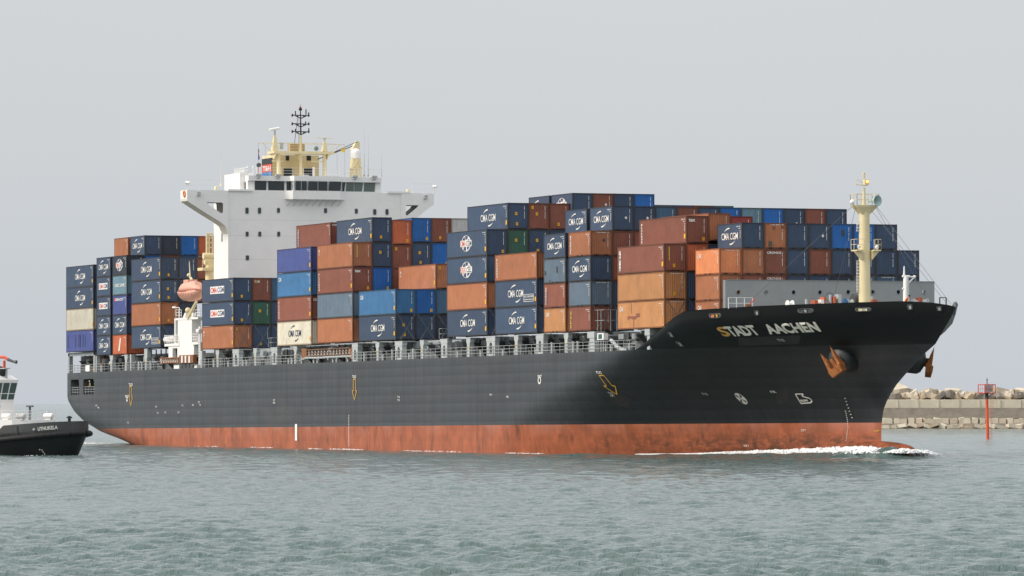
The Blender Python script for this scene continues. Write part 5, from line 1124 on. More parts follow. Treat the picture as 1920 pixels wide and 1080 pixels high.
# winches, bitts and other gear peeping over the bulwark
def gear(x_, y0, y1, wpx, m_, name, u_=50.0, shape='box'):
    a = PX(x_-wpx/2, y0, 'u', u_); b_ = PX(x_+wpx/2, y1, 'u', u_); q = MB()
    if shape == 'box': q.box(u_-.5, u_+.5, a[1], b_[1], 13.05, b_[2])
    elif shape == 'wheel':
        c_ = (a+b_)/2; r_ = abs(b_[2]-a[2])/2; n = 18
        for k in range(n): t, s_ = 2*PI*k/n, 2*PI*(k+1)/n; q.tube((u_, c_[1]+r_*math.cos(t), c_[2]+r_*math.sin(t)), (u_, c_[1]+r_*math.cos(s_), c_[2]+r_*math.sin(s_)), .035)
    elif shape == 'drum':
        c_ = (a+b_)/2; r_ = abs(b_[2]-a[2])/2+.3; z_ = b_[2]-r_; q.tube((u_, a[1], z_), (u_, b_[1], z_), r_*.7, n=16); q.tube((u_, a[1]-.05, z_), (u_, a[1]+.05, z_), r_, n=16); q.tube((u_, b_[1]-.05, z_), (u_, b_[1]+.05, z_), r_, n=16)
    else: q.tube((u_, a[1]+.2, 13.05), (u_, a[1]+.2, b_[2]), .15, n=8)
    q.build(name, m_, ship)
gear(1481, 569, 563, 9, M_WHITE, 'winch_drum', 50, 'drum'); gear(1510, 567, 561, 3, M_LGREY, 'ventilator', 50, 'post'); gear(1527, 566, 563, 6, M_DORANGE, 'winch_housing', 50); gear(1539, 566, 562, 7, M_WHITE, 'winch_housing', 50)
gear(1543, 564, 557, 4, M_DORANGE, 'winch_brake', 50); gear(1556, 566, 549, 14, M_DGREY, 'brake_wheel', 49, 'wheel'); gear(1556, 566, 553, 5, M_LGREY, 'ventilator', 50, 'post'); gear(1562, 566, 556, 3, M_DORANGE, 'winch_brake', 50)
gear(1571, 567, 552, 6, M_LGREY, 'winch_housing', 50); gear(1580, 567, 559, 10, M_BLUE, 'winch_drum', 50, 'drum'); gear(1593, 566, 561, 9, M_LGREY, 'winch_drum', 50, 'drum'); gear(1601, 568, 552, 15, M_DGREY, 'brake_wheel', 49, 'wheel')
gear(1603, 566, 553, 8, M_DGREY, 'winch_drum', 50, 'drum'); gear(1634, 566, 556, 4, M_LGREY, 'ventilator', 50, 'post'); gear(1637, 566, 562, 9, M_DORANGE, 'winch_housing', 50); gear(1717, 566, 560, 9, M_LGREY, 'winch_drum', 52, 'drum'); gear(1723, 566, 558, 5, M_DORANGE, 'winch_brake', 52); gear(1732, 566, 559.5, 11, M_LGREY, 'winch_drum', 52, 'drum')
q = MB(); a, b_ = PX(1398, 574, 'u', 47), PX(1406, 571, 'u', 47); q.box(46.7, 47.3, a[1], b_[1], 14.05, b_[2]); q.build('winch_housing', M_WOOD, ship)
q = MB(); q.tube(PX(1403, 573, 'u', 47), PX(1417, 559, 'u', 47), .06); q.build('red_handspike', M_RED, ship)
a, b_ = PX(1366, 578, 'u', 47), PX(1411, 575, 'u', 47); railing([(47, a[1], 14.1), (47, b_[1], 14.1)], PX(1380, 558, 'u', 47)[2]-14.1, 2, 'forecastle_rail', M_WHITE, .04, .75)
a, b_ = PX(1762, 566, 'u', 66), PX(1774, 566, 'u', 66); railing([(66, a[1], 13.6), (66, b_[1], 13.6)], PX(1768, 558, 'u', 66)[2]-13.6, 1, 'bow_frame', M_DGREY, .06, .9)
# ================================================================= SEA
def sea():
    rs = [40.0]
    while rs[-1] < 1500: r = rs[-1]; rs.append(r+(.22 if r < 125 else 0.125*(r/160)**1.25))
    while rs[-1] < 45000: rs.append(rs[-1]*1.22)
    rs = np.array([2.0, 20.0]+rs)
    fine = np.concatenate([np.arange(-.62, -.105, .0028), np.arange(-0.105, 0.105, 0.00078), np.arange(.105, .62, .0028)]); rest = np.array([-PI+.001, -2.5, -2, -1.5, -1.1, -.8, -.65])
    th = np.concatenate([rest, fine, -rest[::-1]])
    Rr, Th = np.meshgrid(rs, th, indexing='ij'); X = CX+Rr*np.cos(YAW+Th); Y = CY+Rr*np.sin(YAW+Th)
    Z = np.zeros_like(X); rng = np.random.default_rng(5); sp = np.maximum(.125*(np.maximum(Rr, 60)/160)**1.25, Rr*np.where(np.abs(Th) < .105, .00078, .0022))
    wind = YAW+PI*.93                                    # seas run roughly towards the viewer
    for lam in np.geomspace(.42, 11, 90):
        a = wind+rng.normal(0, .42); k = 2*PI/lam; am = .0112*(lam**.45 if lam < 2.5 else 1.51*(lam/2.5)**-.7)*rng.uniform(.5, 1.4)
        ph = k*(X*math.cos(a)+Y*math.sin(a))+rng.uniform(0, 2*PI)
        fade = np.clip((lam/sp-2.2)/2.5, 0, 1); Z += am*fade*(np.sin(ph)+.3*np.cos(2*ph))
    far = np.abs(Th) > .63; Z[far] *= .0
    Z += 1.0*(Z*Z-.008)
    # smoother patches and cat's-paws
    Z *= .85+.3*np.sin(X*.021+1.3*np.sin(Y*.017))*np.sin(Y*.033+.7)
    # bow wave: crests that leave the bulb on both sides
    for s_ in (-1, 1):
        d0 = np.clip((60.5-X), 0, None); vc = s_*(2.2+d0*.52+(0 if s_ > 0 else -d0*.0)); 
        if s_ < 0: vc = -(2.0+d0*.34)
        dist = Y-vc; Z += np.where(X < 62.5, ((.75 if s_ < 0 else .12))*np.exp(-(dist/1.5)**2)*np.exp(-d0/26)*np.clip((62.5-X)/2, 0, 1), 0)
    Z += .75*np.exp(-((X-60.8)**2+Y**2)/9.0); Z += WZ; nr, nt_ = X.shape
    me = bpy.data.meshes.new('water'); co = np.stack([X, Y, Z], -1).reshape(-1, 3).astype(np.float32)
    i = np.arange(nr-1)[:, None]*nt_+np.arange(nt_-1)[None]; q = np.stack([i, i+nt_, i+nt_+1, i+1], -1).reshape(-1, 4)
    j = np.arange(nr-1)*nt_; q2 = np.stack([j+nt_-1, j+2*nt_-1, j+nt_, j], -1); q = np.concatenate([q, q2]); c0 = len(co)
    co = np.concatenate([co, [[CX, CY, WZ]]]).astype(np.float32)
    me.vertices.add(len(co)); me.vertices.foreach_set('co', co.ravel()); nf = len(q)
    tri = np.array([(c0, k, (k+1) % nt_) for k in range(nt_)])
    loops = np.concatenate([q.ravel(), tri.ravel()]); me.loops.add(len(loops)); me.loops.foreach_set('vertex_index', loops.astype(np.int32))
    me.polygons.add(nf+len(tri)); me.polygons.foreach_set('loop_start', np.concatenate([np.arange(nf)*4, nf*4+np.arange(len(tri))*3]).astype(np.int32)); me.update(calc_edges=True)
    me.polygons.foreach_set('use_smooth', np.ones(len(me.polygons), bool)); return me
m = bpy.data.materials.new('sea_water'); m.use_nodes = True; t = m.node_tree; l = t.links.new; b = t.nodes['Principled BSDF']
b.inputs['IOR'].default_value = 1.333; b.inputs['Roughness'].default_value = 0.07
tc = N(t, 'ShaderNodeTexCoord'); bumps = None
mpz = N(t, 'ShaderNodeMapping'); mpz.inputs['Rotation'].default_value = (0, 0, -YAW); l(tc.outputs['Object'], mpz.inputs[0])
hs_ = []
for sc_, st_, det in (((.42, .85, 1), 1.0, 6), ((1.0, 3.4, 1), 1.0, 5)):
    mp = N(t, 'ShaderNodeMapping'); mp.inputs['Scale'].default_value = sc_; l(mpz.outputs[0], mp.inputs[0])
    n = N(t, 'ShaderNodeTexNoise'); n.inputs['Scale'].default_value = 1.0; n.inputs['Detail'].default_value = det; n.inputs['Roughness'].default_value = .62; l(mp.outputs[0], n.inputs['Vector']); hs_.append(n.outputs['Fac'])
b1 = N(t, 'ShaderNodeBump'); b1.inputs['Strength'].default_value = .9; b1.inputs['Distance'].default_value = .32; l(hs_[0], b1.inputs['Height'])
b2 = N(t, 'ShaderNodeBump'); b2.inputs['Strength'].default_value = .9; b2.inputs['Distance'].default_value = .22; l(hs_[1], b2.inputs['Height']); l(b1.outputs[0], b2.inputs['Normal']); l(b2.outputs[0], b.inputs['Normal'])
n = N(t, 'ShaderNodeTexNoise'); n.inputs['Scale'].default_value = .02; n.inputs['Detail'].default_value = 3; l(tc.outputs['Object'], n.inputs['Vector'])
x = N(t, 'ShaderNodeMixRGB'); x.inputs[1].default_value = (.074, .120, .113, 1); x.inputs[2].default_value = (.098, .146, .139, 1); l(n.outputs['Fac'], x.inputs[0]); l(x.outputs[0], b.inputs['Base Color'])
wm_ = sea(); wm_.materials.append(m); wo = link('water', wm_); tag(wo, kind='structure')
M_FOAM = mat('white_foam', (.86, .88, .88), .8, var=.08, scale=3, bump=.4)
def foam(path, name, n, seed, rise=.15):               # a spilling crest: many small torn lumps along a line
    r = np.random.default_rng(seed); mb = MB(); pts = np.array(path, float); seg = np.linalg.norm(np.diff(pts[:, :2], axis=0), axis=1); cum = np.concatenate([[0], np.cumsum(seg)])
    for _ in range(n):
        s = r.uniform(0, cum[-1]); k = min(len(seg)-1, int(np.searchsorted(cum, s)-1)); k = max(k, 0); f = (s-cum[k])/seg[k]; p = pts[k]+(pts[k+1]-pts[k])*f
        wd, hh = p[3], p[4]; d = pts[k+1][:2]-pts[k][:2]; d = d/np.linalg.norm(d); nn = np.array([-d[1], d[0]]); q = r.normal(0, .5)*wd
        c = np.array([p[0]+nn[0]*q, p[1]+nn[1]*q, p[2]+hh*r.uniform(-.2, 1)*math.exp(-(q/wd)**2)]); L_ = r.uniform(.08, .38)*wd; z_ = r.uniform(.02, .09)+hh*.2*r.random(); a = math.atan2(d[1], d[0])+r.normal(0, .5)
        m_ = 6; ex, ey = np.array([math.cos(a), math.sin(a), 0]), np.array([-math.sin(a), math.cos(a), 0]); top = c+np.array([r.normal(0, .1), r.normal(0, .1), z_])
        rg = [c+(ex*math.cos(2*PI*i/m_)*L_+ey*math.sin(2*PI*i/m_)*L_*.5)*r.uniform(.6, 1.2) for i in range(m_)]
        rg2 = [top+(ex*math.cos(2*PI*i/m_)*L_+ey*math.sin(2*PI*i/m_)*L_*.5)*r.uniform(.3, .6) for i in range(m_)]
        mb.add(rg+rg2+[top+np.array((0, 0, z_*.3))], [(i, (i+1) % m_, m_+(i+1) % m_, m_+i) for i in range(m_)]+[(m_+i, m_+(i+1) % m_, 2*m_) for i in range(m_)], 0, True)
    o = mb.build(name, M_FOAM); return tag(o, kind='stuff')
# along the near side from the bulb aft, and the far side's crest running out ahead of the hull
def hullw(u): return -hb(u, .3)
path = []
for u, off, wd, hh, z in ((61.5, -.6, .7, .30, .35), (58, -1.6, 1.0, .6, .30), (54, -1.9, 1.2, .6, .25), (48, -1.8, 1.3, .55, .15), (40, -1.5, 1.0, .42, .05), (33, -1.3, .6, .2, -.1), (26, -1.1, .32, .08, -.22), (18, -1.0, .28, .06, -.3), (8, -.8, .25, .05, -.36), (-6, -.7, .35, .06, -.4)):
    path.append((u, min(hullw(u), -1.2)+off, z-(.2 if z > 0 else .05), wd, hh))
foam([(63.2, 1.2, .15, .5, .25), (63.0, -1.2, .2, .7, .35)]+path[:8], 'bow_wave_foam', 9500, 1)
foam([(62, .6, -.05, .6, .28), (58, 3.5, -.03, .9, .28), (52, 6.6, -.08, .9, .24), (46, 9.7, -.14, .8, .2), (40, 12.9, -.2, .6, .12), (33, 16.5, -.25, .4, .06), (24, 21, -.3, .25, .04)], 'far_bow_wave_foam', 3600, 2)
for i_, (ua, ub, n_) in enumerate(((4, -6, 90), (-20, -38, 130), (-52, -62, 170), (-66, -70, 40), (-84, -92, 60), (-103, -108, 40))):
    foam([(u, -B-.5-.3*math.sin(u*.9), WZ+.02, .30, .05) for u in np.linspace(ua, ub, 5)], 'waterline_foam', n_, 30+i_)
foam([(-112, -14.8, WZ, .35, .05), (-124, -13.6, WZ, .5, .08), (-134, -11, WZ, .7, .1), (-150, -9, WZ, .8, .06), (-175, -12, WZ, 1.2, .05)], 'stern_wash_foam', 500, 4)
# ================================================================= BREAKWATER
def gx(px): return px
E_R = Vector((rgt[0], rgt[1], 0)).normalized(); E_F = Vector((fwd[0], fwd[1], 0)).normalized()
DB = 1200.0; O_ = Vector((CX, CY, 0))
def bk_pt(px, z, d=0.0):                              # point of the breakwater: along its line, height, depth behind its face
    s = (px-960)/F*DB; return O_+E_F*(DB+d)+E_R*s+Vector((0, 0, z))
ZP = lambda y, d=0.0: CZ-(y-757)*(DB+d)/F
X0, X1 = 1560, 2240
M_CONC = mat('pale_concrete', (.58, .53, .42), .8, var=.12, scale=.5, streak=.25, streak_col=(.22, .17, .12))
M_CONC_D = mat('wet_dark_concrete', (.155, .135, .105), .7, var=.25, scale=.6, streak=.35)
M_ROCK = mat('weathered_block_concrete', (.42, .34, .24), .85, var=.30, scale=.35)
M_ROCK_G = mat('grey_block_concrete', (.19, .17, .145), .85, var=.3, scale=.35)
M_ROCK_P = mat('bleached_block_concrete', (.54, .47, .37), .85, var=.15, scale=.35)
def strip(y0, y1, d0, d1, mb, n=40, mi=0):
    for k in range(n):
        a, b_ = X0+(X1-X0)*k/n, X0+(X1-X0)*(k+1)/n
        mb.add([bk_pt(a, ZP(y0, d0), d0), bk_pt(b_, ZP(y0, d0), d0), bk_pt(b_, ZP(y1, d1), d1), bk_pt(a, ZP(y1, d1), d1)], [(0, 1, 2, 3)], mi)
bwk = empty('breakwater', bk_pt(1800, WZ)); tag(bwk, 'long concrete harbour breakwater wall behind the red beacon', 'breakwater'); inv_ = bwk.location.copy()
def bchild(mb, name, m):
    mb.v = [(p[0]-inv_[0], p[1]-inv_[1], p[2]-inv_[2]) for p in mb.v]; return mb.build(name, m, bwk)
mb = MB(); strip(764.5, 749.5, 6.2, 6.2, mb); strip(749.5, 748.5, 6.2, 12, mb); bchild(mb, 'parapet_wall', M_CONC)
mb = MB()
for px in np.arange(X0+10, X1, 38.6): p = [bk_pt(px-1.6, ZP(764.5), 6.05), bk_pt(px+1.6, ZP(764.5), 6.05), bk_pt(px+1.6, ZP(749.3), 6.05), bk_pt(px-1.6, ZP(749.3), 6.05)]; mb.prism(p, E_F*.3)
bchild(mb, 'parapet_pilasters', mat('pale_joint_concrete', (.60, .54, .43), .8))
mb = MB(); strip(765.2, 764.6, 5.2, 6.2, mb); strip(782.5, 765.2, 3.2, 5.2, mb); strip(784, 782.5, 2.2, 3.2, mb)
bchild(mb, 'sloping_apron', M_CONC_D)
mb = MB(); strip(806, 784, -4, 3.2, mb); strip(820, 806, -6, -4, mb); bchild(mb, 'rubble_core', M_CONC_D)
def block(kind, c, s_, rot, m_, name, grp, label, cat):
    mb = MB(); r = random
    if kind == 'dolos':
        vs = [(a*s_[0]*r.uniform(.55, 1.1), b_*s_[1]*r.uniform(.6, 1.05), z_*s_[2]*r.uniform(.7, 1.15)) for z_ in (-1, 1) for a, b_ in ((-1, -1), (-.1, -1.15), (1, -1), (1.1, .1), (1, 1), (0, 1.1), (-1, 1), (-1.1, 0))]
        mb.loft([vs[:8], [tuple(np.array(p)*(1.12, 1.1, .1)) for p in vs[:8]], vs[8:]], 0, False)
    elif kind == 'old':                                # squat chamfered block with a waist
        n = 8; rings = []
        for z_, k in ((-1, .72), (-.75, .95), (-.25, .86), (.2, .80), (.7, .92), (1, .62)): rings.append([(k*s_[0]*math.cos(2*PI*(i+.5)/n)*1.05*r.uniform(.92, 1.08), k*s_[1]*math.sin(2*PI*(i+.5)/n)*1.05*r.uniform(.92, 1.08), z_*s_[2]) for i in range(n)])
        mb.loft(rings, 0, False)
    else:
        vs = [(a*s_[0]*r.uniform(.85, 1.08), b_*s_[1], z_*s_[2]*r.uniform(.82, 1.1)) for z_ in (-1, 1) for a, b_ in ((-1, -1), (1, -1), (1, 1), (-1, 1))]; mb.add(vs, [(0,3,2,1), (4,5,6,7), (0,1,5,4), (1,2,6,5), (2,3,7,6), (3,0,4,7)])
    o = mb.build(name, m_); o.location = c; o.rotation_euler = rot; return tag(o, label, cat, grp)
px = 1640; k = 0
while px < 1935:
    w_ = random.uniform(12, 24); h_ = random.uniform(10, 17)
    m_ = random.choice([M_ROCK, M_ROCK, M_ROCK_G, M_ROCK_P]); c = bk_pt(px, ZP(749)+random.uniform(.3, 1.0), 9+random.uniform(0, 2)); s = w_/2*DB/F
    block('dolos', c, (s, s*.9, h_/2*DB/F*1.05), (random.uniform(-.5, .5), random.uniform(-.6, .6), YAW+random.uniform(-1, 1)), m_, 'armour_block', 'armour blocks piled behind the wall', 'rough concrete armour block in the pile above the breakwater wall', 'concrete block'); px += w_*.72; k += 1
for px, yt, w_ in ((1663, 724, 46), (1690, 722, 40), (1712, 728, 18), (1752, 730, 30), (1775, 732, 26), (1797, 729, 34), (1838, 734, 26), (1880, 727, 44), (1908, 731, 26), (1925, 728, 30)):
    z1 = ZP(yt, 16); s = w_/2*DB/F; block('dolos', bk_pt(px, z1-s*.62, 15), (s, s*.8, s*.62), (random.uniform(-.2, .2), random.uniform(-.3, .3), YAW+random.uniform(-.6, .6)), M_ROCK_P, 'armour_block', 'bleached armour blocks on the crest', 'large bleached armour block on the crest behind the wall', 'concrete block')
px = 1655
while px < 1930:
    w_ = random.uniform(9, 16); c = bk_pt(px, ZP(791)+random.uniform(-.1, .15), .8); block('box', c, (w_/2*DB/F, .9, .78), (random.uniform(-.06, .06), 0, YAW-PI/2+random.uniform(-.12, .12)), random.choice([M_CONC, M_ROCK_P, M_CONC]), 'toe_block', 'row of toe blocks under the wall', 'pale square block in the row below the dark apron', 'concrete block'); px += w_+.6
px = 1655
while px < 1930:
    w_ = random.uniform(12, 26); c = bk_pt(px, ZP(800)+random.uniform(-.15, .15), -2.2); block('box', c, (w_/2*DB/F, .8, .42), (random.uniform(-.5, .2), random.uniform(-.35, .35), YAW-PI/2+random.uniform(-.5, .5)), random.choice([M_ROCK_P, M_CONC, M_ROCK]), 'rubble_slab', 'tilted slabs at the water edge', 'tilted pale slab at the water edge of the breakwater', 'concrete slab'); px += w_*.85
# ================================================================= BEACON
bd = 850.0; sb = bd/F
bc = empty('channel_beacon', O_+E_F*bd+E_R*((1852.5-960)*sb)+Vector((0, 0, WZ)), (0, 0, YAW-PI/2)); tag(bc, 'red pile beacon with caged top and ladder standing in the sea', 'beacon')
zb = lambda y: (CZ-(y-757)*sb)-WZ
q = MB(); q.tube((0.0, 0, -2), (-.22, 0, zb(737)), 3.2*sb, 2.7*sb, n=14); q.build('pile', mat('orange_red_paint', (.66, .10, .035), .5, streak=.15), bc)
cg = MB(); a, z0_, z1_ = 15.5*sb, zb(737), zb(721)
ang = .5
def rc(x_, y_, z_): c, s = math.cos(ang), math.sin(ang); return (x_*c-y_*s-.2, x_*s+y_*c, z_)
h_ = a*.74
for x_, y_ in ((-h_, -h_), (h_, -h_), (h_, h_), (-h_, h_)): cg.tube(rc(x_, y_, z0_), rc(x_, y_, z1_), .07)
for z_ in (z0_, z1_, (z0_+z1_)/2):
    for p, r_ in (((-h_, -h_), (h_, -h_)), ((h_, -h_), (h_, h_)), ((h_, h_), (-h_, h_)), ((-h_, h_), (-h_, -h_))): cg.tube(rc(*p, z_), rc(*r_, z_), .065 if z_ != (z0_+z1_)/2 else .03)
for k in range(1, 5):
    f = -h_+2*h_*k/5
    for p, r_ in (((f, -h_), (f, -h_)), ((h_, f), (h_, f)), ((f, h_), (f, h_))): cg.tube(rc(*p, z0_), rc(*r_, z1_), .025, n=4)
cg.build('cage', M_RED, bc)
q = MB(); q.add([rc(-h_, -h_, z0_), rc(h_, -h_, z0_), rc(h_, h_, z0_), rc(-h_, h_, z0_)], [(0, 1, 2, 3)]); q.tube(rc(-h_*.8, -h_*.8, z0_-.02), (-.2, 0, z0_-.8), .05); q.tube(rc(h_*.8, -h_*.8, z0_-.02), (-.2, 0, z0_-.8), .05); q.tube((-.2, 0, z0_-.9), (-.2, 0, z0_+.1), .27, n=12); q.build('cage_floor', M_DGREY, bc)
q = MB(); q.add([rc(-h_*.85, -h_*.9, z0_+.12), rc(h_*.6, -h_*.9, z0_+.12), rc(h_*.6, -h_*.9, z1_-.12), rc(-h_*.85, -h_*.9, z1_-.12)], [(0, 1, 2, 3)]); q.build('solar_panel', mat('pale_panel', (.42, .42, .42), .4), bc)
q = MB(); q.tube((-.15, 0, z1_), (-.15, 0, zb(708)), .045); q.tube((-.15, 0, zb(714)), (-.15, 0, zb(711.5)), .12, n=8); q.tube((-.15, 0, zb(719)), (-.15, 0, zb(716.5)), .1, n=8); q.build('lantern', M_DGREY, bc)
q = MB(); 
for x_ in (.42, .42+.32): q.tube((x_, -.1, zb(824 if x_ < .5 else 767)), (x_, -.1, z0_), .03, n=4)
q.tube((.42+.15, -.1, zb(824)), (.42+.15, -.1, zb(767)), .03, n=4)
for y_ in range(740, 768, 5): q.tube((.42, -.1, zb(y_)), (.74, -.1, zb(y_)), .025, n=4)
q.build('ladder', M_RED, bc)
# ================================================================= TUG
hd = (Vector((rgt[0], rgt[1], 0))*math.cos(R(30))-Vector((fwd[0], fwd[1], 0))*math.sin(R(30))).normalized()
tip = PW(157, 855, WZ); TH = math.atan2(hd.y, hd.x)
tug = empty('tug_boat', (tip[0]-hd.x*14.2, tip[1]-hd.y*14.2, WZ), (0, 0, TH)); tag(tug, 'black harbour tug with white wheelhouse cut off by the left edge', 'tug')
def tb(x_, z=2.0):
    L1, Bm = 14.2, 5.3; t = max(0, min(1, (x_-3)/(L1-3))) if x_ > 3 else 0
    fl = .74+.26*min(1, max(0, z+.3)/2.6); xx = t; b_ = Bm*(1-xx**2.6)**.55*(fl if x_ > 0 else .92+.08*fl)
    if x_ < -9: b_ *= max(.55, 1-((-9-x_)/6)**2*.35)
    return b_
SH = [(-15, 1.7), (0, 1.3), (5, 1.5), (10, 1.95), (14.3, 2.38)]
def fz(x_): return lerp_tab(x_, SH)                    # height of the fender line
def tz(x_): return lerp_tab(x_, [(-15, 2.9), (4.9, 2.9), (5.3, 2.45), (6.8, 2.45), (7.6, 3.15), (12, 3.5), (14.3, 3.62)])
xs_ = list(np.linspace(-15, 2, 12))+[3, 4.2, 4.9, 5.3, 6, 6.8, 7.2, 7.6, 8.4, 9.0]+[9.6, 10.3, 11, 11.7, 12.3, 12.8, 13.2, 13.6, 13.85, 14.03, 14.14, 14.2]
for nm, lo, hi_, m_ in (('hull', lambda x: -1.2, fz, M_BLACK), ('bulwark', fz, tz, mat('worn_dark_bulwark_paint', (.060, .062, .064), .5, var=.2, streak=.2, streak_col=(.15, .15, .15)))):
    mb = MB()
    for s_ in (-1, 1):
        G_ = []
        for x_ in xs_:
            a, b_ = lo(x_), hi_(x_); rake = lambda z: x_-(0 if x_ < 5 else max(0, 2.6-z)*.42*((x_-5)/9.2))
            G_.append([(rake(z), s_*tb(x_, z), z) for z in np.linspace(a, b_, 6)])
        for g0, g1 in zip(G_[:-1], G_[1:]):
            for k in range(5): mb.add([g0[k], g1[k], g1[k+1], g0[k+1]] if s_ < 0 else [g0[k], g0[k+1], g1[k+1], g1[k]], [(0, 1, 2, 3)], 0, True)
    o = mb.build(nm if nm != 'hull' else 'tug_hull', m_, tug, fix=False)
    if nm == 'bulwark': tbul = o
mb = MB()
for s_ in (-1, 1):
    pts = [(x_+(.12 if x_ > 13.5 else 0), s_*(tb(x_, fz(x_))+.12), fz(x_)) for x_ in xs_]
    for p, q_ in zip(pts[:-1], pts[1:]): mb.tube(p, q_, .30, n=8)
mb.build('rubber_fender', mat('black_rubber', (.010, .010, .011), .7), tug)
mb = MB()
for a, b_ in zip(xs_[:-1], xs_[1:]): za, zb2 = tz(a)-.75, tz(b_)-.75; mb.add([(a, -tb(a)+.1, za), (b_, -tb(b_)+.1, zb2), (b_, tb(b_)-.1, zb2), (a, tb(a)-.1, za)], [(0, 1, 2, 3)])
mb.build('tug_deck', M_GREY, tug, fix=False)
def tugsurf(px, py):
    o = np.array([CX, CY, CZ]); d = ray(px, py); M_ = Matrix.Rotation(-TH, 3, 'Z'); o2 = M_@(Vector(o)-tug.location); d2 = M_@Vector(d)
    best = None
    for y_ in np.linspace(5.6, 0, 300):
        t = (-y_-o2.y)/d2.y; p = o2+d2*t
        if p.x < 14.2 and tb(p.x, p.z) >= y_: best = p; break
    return best
a, b_, c_ = tugsurf(72.5, 808), tugsurf(110, 804.5), tugsurf(72.5, 801)
mb = MB(); v_, f_ = text2d('UTHUKELA', .03)
P_ = [(a.x+(b_.x-a.x)*p[0], 0.0, a.z+(b_.z-a.z)*p[0]+(c_.z-a.z)*p[1]) for p in v_]; mb.add([(p[0], -tb(p[0], p[2])-.16, p[2]) for p in P_], f_); mb.build('tug_name', M_LETTER, tbul, fix=False)
for px, py in ((75, 843), (79, 844), (81.5, 847.5), (84, 851)):
    p = tugsurf(px, py); mb = MB(); mb.box(p.x-.05, p.x+.05, -tb(p.x, p.z)-.06, -tb(p.x, p.z), p.z-.045, p.z+.045); mb.build('draught_mark', M_LETTER, tug)
p = tugsurf(64, 805); mb = MB(); mb.tube((p.x, -tb(p.x, p.z)-.08, p.z), (p.x, -tb(p.x, p.z)+.1, p.z), .13, n=12); mb.build('chock', M_GREY, tbul)
# deckhouse tiers, located by their height and distance along the tug
def tpl(px, py, y_=0.0):
    o = np.array([CX, CY, CZ]); d = ray(px, py); M_ = Matrix.Rotation(-TH, 3, 'Z'); o2 = M_@(Vector(o)-tug.location); d2 = M_@Vector(d); t = (y_-o2.y)/d2.y; return o2+d2*t
mb = MB()
q0 = tpl(0, 800, -3.6); q1 = tpl(102, 787, 2.2)
pl_ = [(-8, -3.9), (4.0, -3.9), (q1.x-1.5, -3.3), (q1.x, -2.2), (q1.x+.1, 2.2), (q1.x-1.5, 3.3), (4, 3.9), (-8, 3.9)]
zt_ = q1.z; mb.prism([(a, b_, 1.6) for a, b_ in pl_], (0, 0, zt_-1.6)); tdh = mb.build('tug_deckhouse', M_WHITE, tug)
railing([(a, b_, zt_) for a, b_ in pl_[:7]], .95, 3, 'tug_rail', M_WHITE, .025, 1.3, tdh)
w1 = tpl(27, 755, 1.9)
pl2 = [(-5, -3.0), (w1.x-1.2, -3.0), (w1.x, -1.9), (w1.x, 1.9), (w1.x-1.2, 3.0), (-5, 3.0)]
mb = MB(); mb.prism([(a, b_, zt_) for a, b_ in pl2], (0, 0, w1.z+.05-zt_)); mb.build('lower_bridge', M_WHITE, tdh)
h0 = w1.z; h1 = tpl(26, 712, 1.9).z; mb = MB()
n = len(pl2); lo = [(a*.97, b_*.97, h0) for a, b_ in pl2]; hi_ = [(a*1.02+(.35 if a > 0 else 0), b_*1.06, h1) for a, b_ in pl2]
mb.loft([lo, hi_], 0, False); top = [(a*.95, b_*.85, h1+.45) for a, b_ in pl2]; mb.loft([hi_, top], 0, False); wh_ = mb.build('wheelhouse', M_WHITE, tug)
def winp(i, f0, f1, g0, g1, name, m_):
    a, b_ = np.array(lo[i]), np.array(lo[(i+1) % n]); c_, d_ = np.array(hi_[i]), np.array(hi_[(i+1) % n]); nrm = np.cross(b_-a, c_-a); nrm = nrm/np.linalg.norm(nrm)
    def pt(f, g): lo_ = a+(b_-a)*f; hi__ = c_+(d_-c_)*f; return lo_+(hi__-lo_)*g+nrm*.03
    mb = MB(); mb.add([pt(f0, g0), pt(f1, g0), pt(f1, g1), pt(f0, g1)], [(0, 1, 2, 3)]); mb.build(name, m_, wh_, fix=False)
M_TGL = mat('green_tinted_glass', (.045, .085, .08), .08, spec=.8)
for i in (0, 1, 2):
    k = {0: 5, 1: 2, 2: 3}[i]
    for j in range(k):
        winp(i, (j+.08)/k, (j+.92)/k, .42, .86, 'window', M_TGL); winp(i, (j+.08)/k, (j+.92)/k, .14, .38, 'window', M_TGL)
# mast, fire monitor, rafts, lamps
mb = MB(); m0 = tpl(8, 708, 0); mb.tube((m0.x-.4, -.25, h1), (m0.x-.4, -.25, tpl(8, 690, 0).z), .14); mb.tube((m0.x+.1, .2, h1), (m0.x+.1, .2, tpl(8, 690, 0).z), .14); mb.box(m0.x-.7, m0.x+.4, -.5, .5, tpl(8, 690).z-.1, tpl(8, 690).z); mb.build('mast', M_LGREY, tug)
mb = MB(); mb.ball(tuple(tpl(0, 698, 0)), .65); mb.build('radar_dome', M_BLACK, tug)
mb = MB()
for a, b_, r_ in (((8, 690), (8, 676), .14), ((-4, 669), (8, 670), .16), ((8, 670), (15, 674), .16)): mb.tube(tpl(*a), tpl(*b_), r_, n=8)
fmn = mb.build('fire_monitor', M_RED, tug)
mb = MB(); mb.tube(tpl(15, 674), tpl(25, 678), .17, .13, n=8); mb.tube(tpl(25, 678), tpl(31, 679), .12, .2, n=8); mb.build('monitor_nozzle', M_DGREY, fmn)
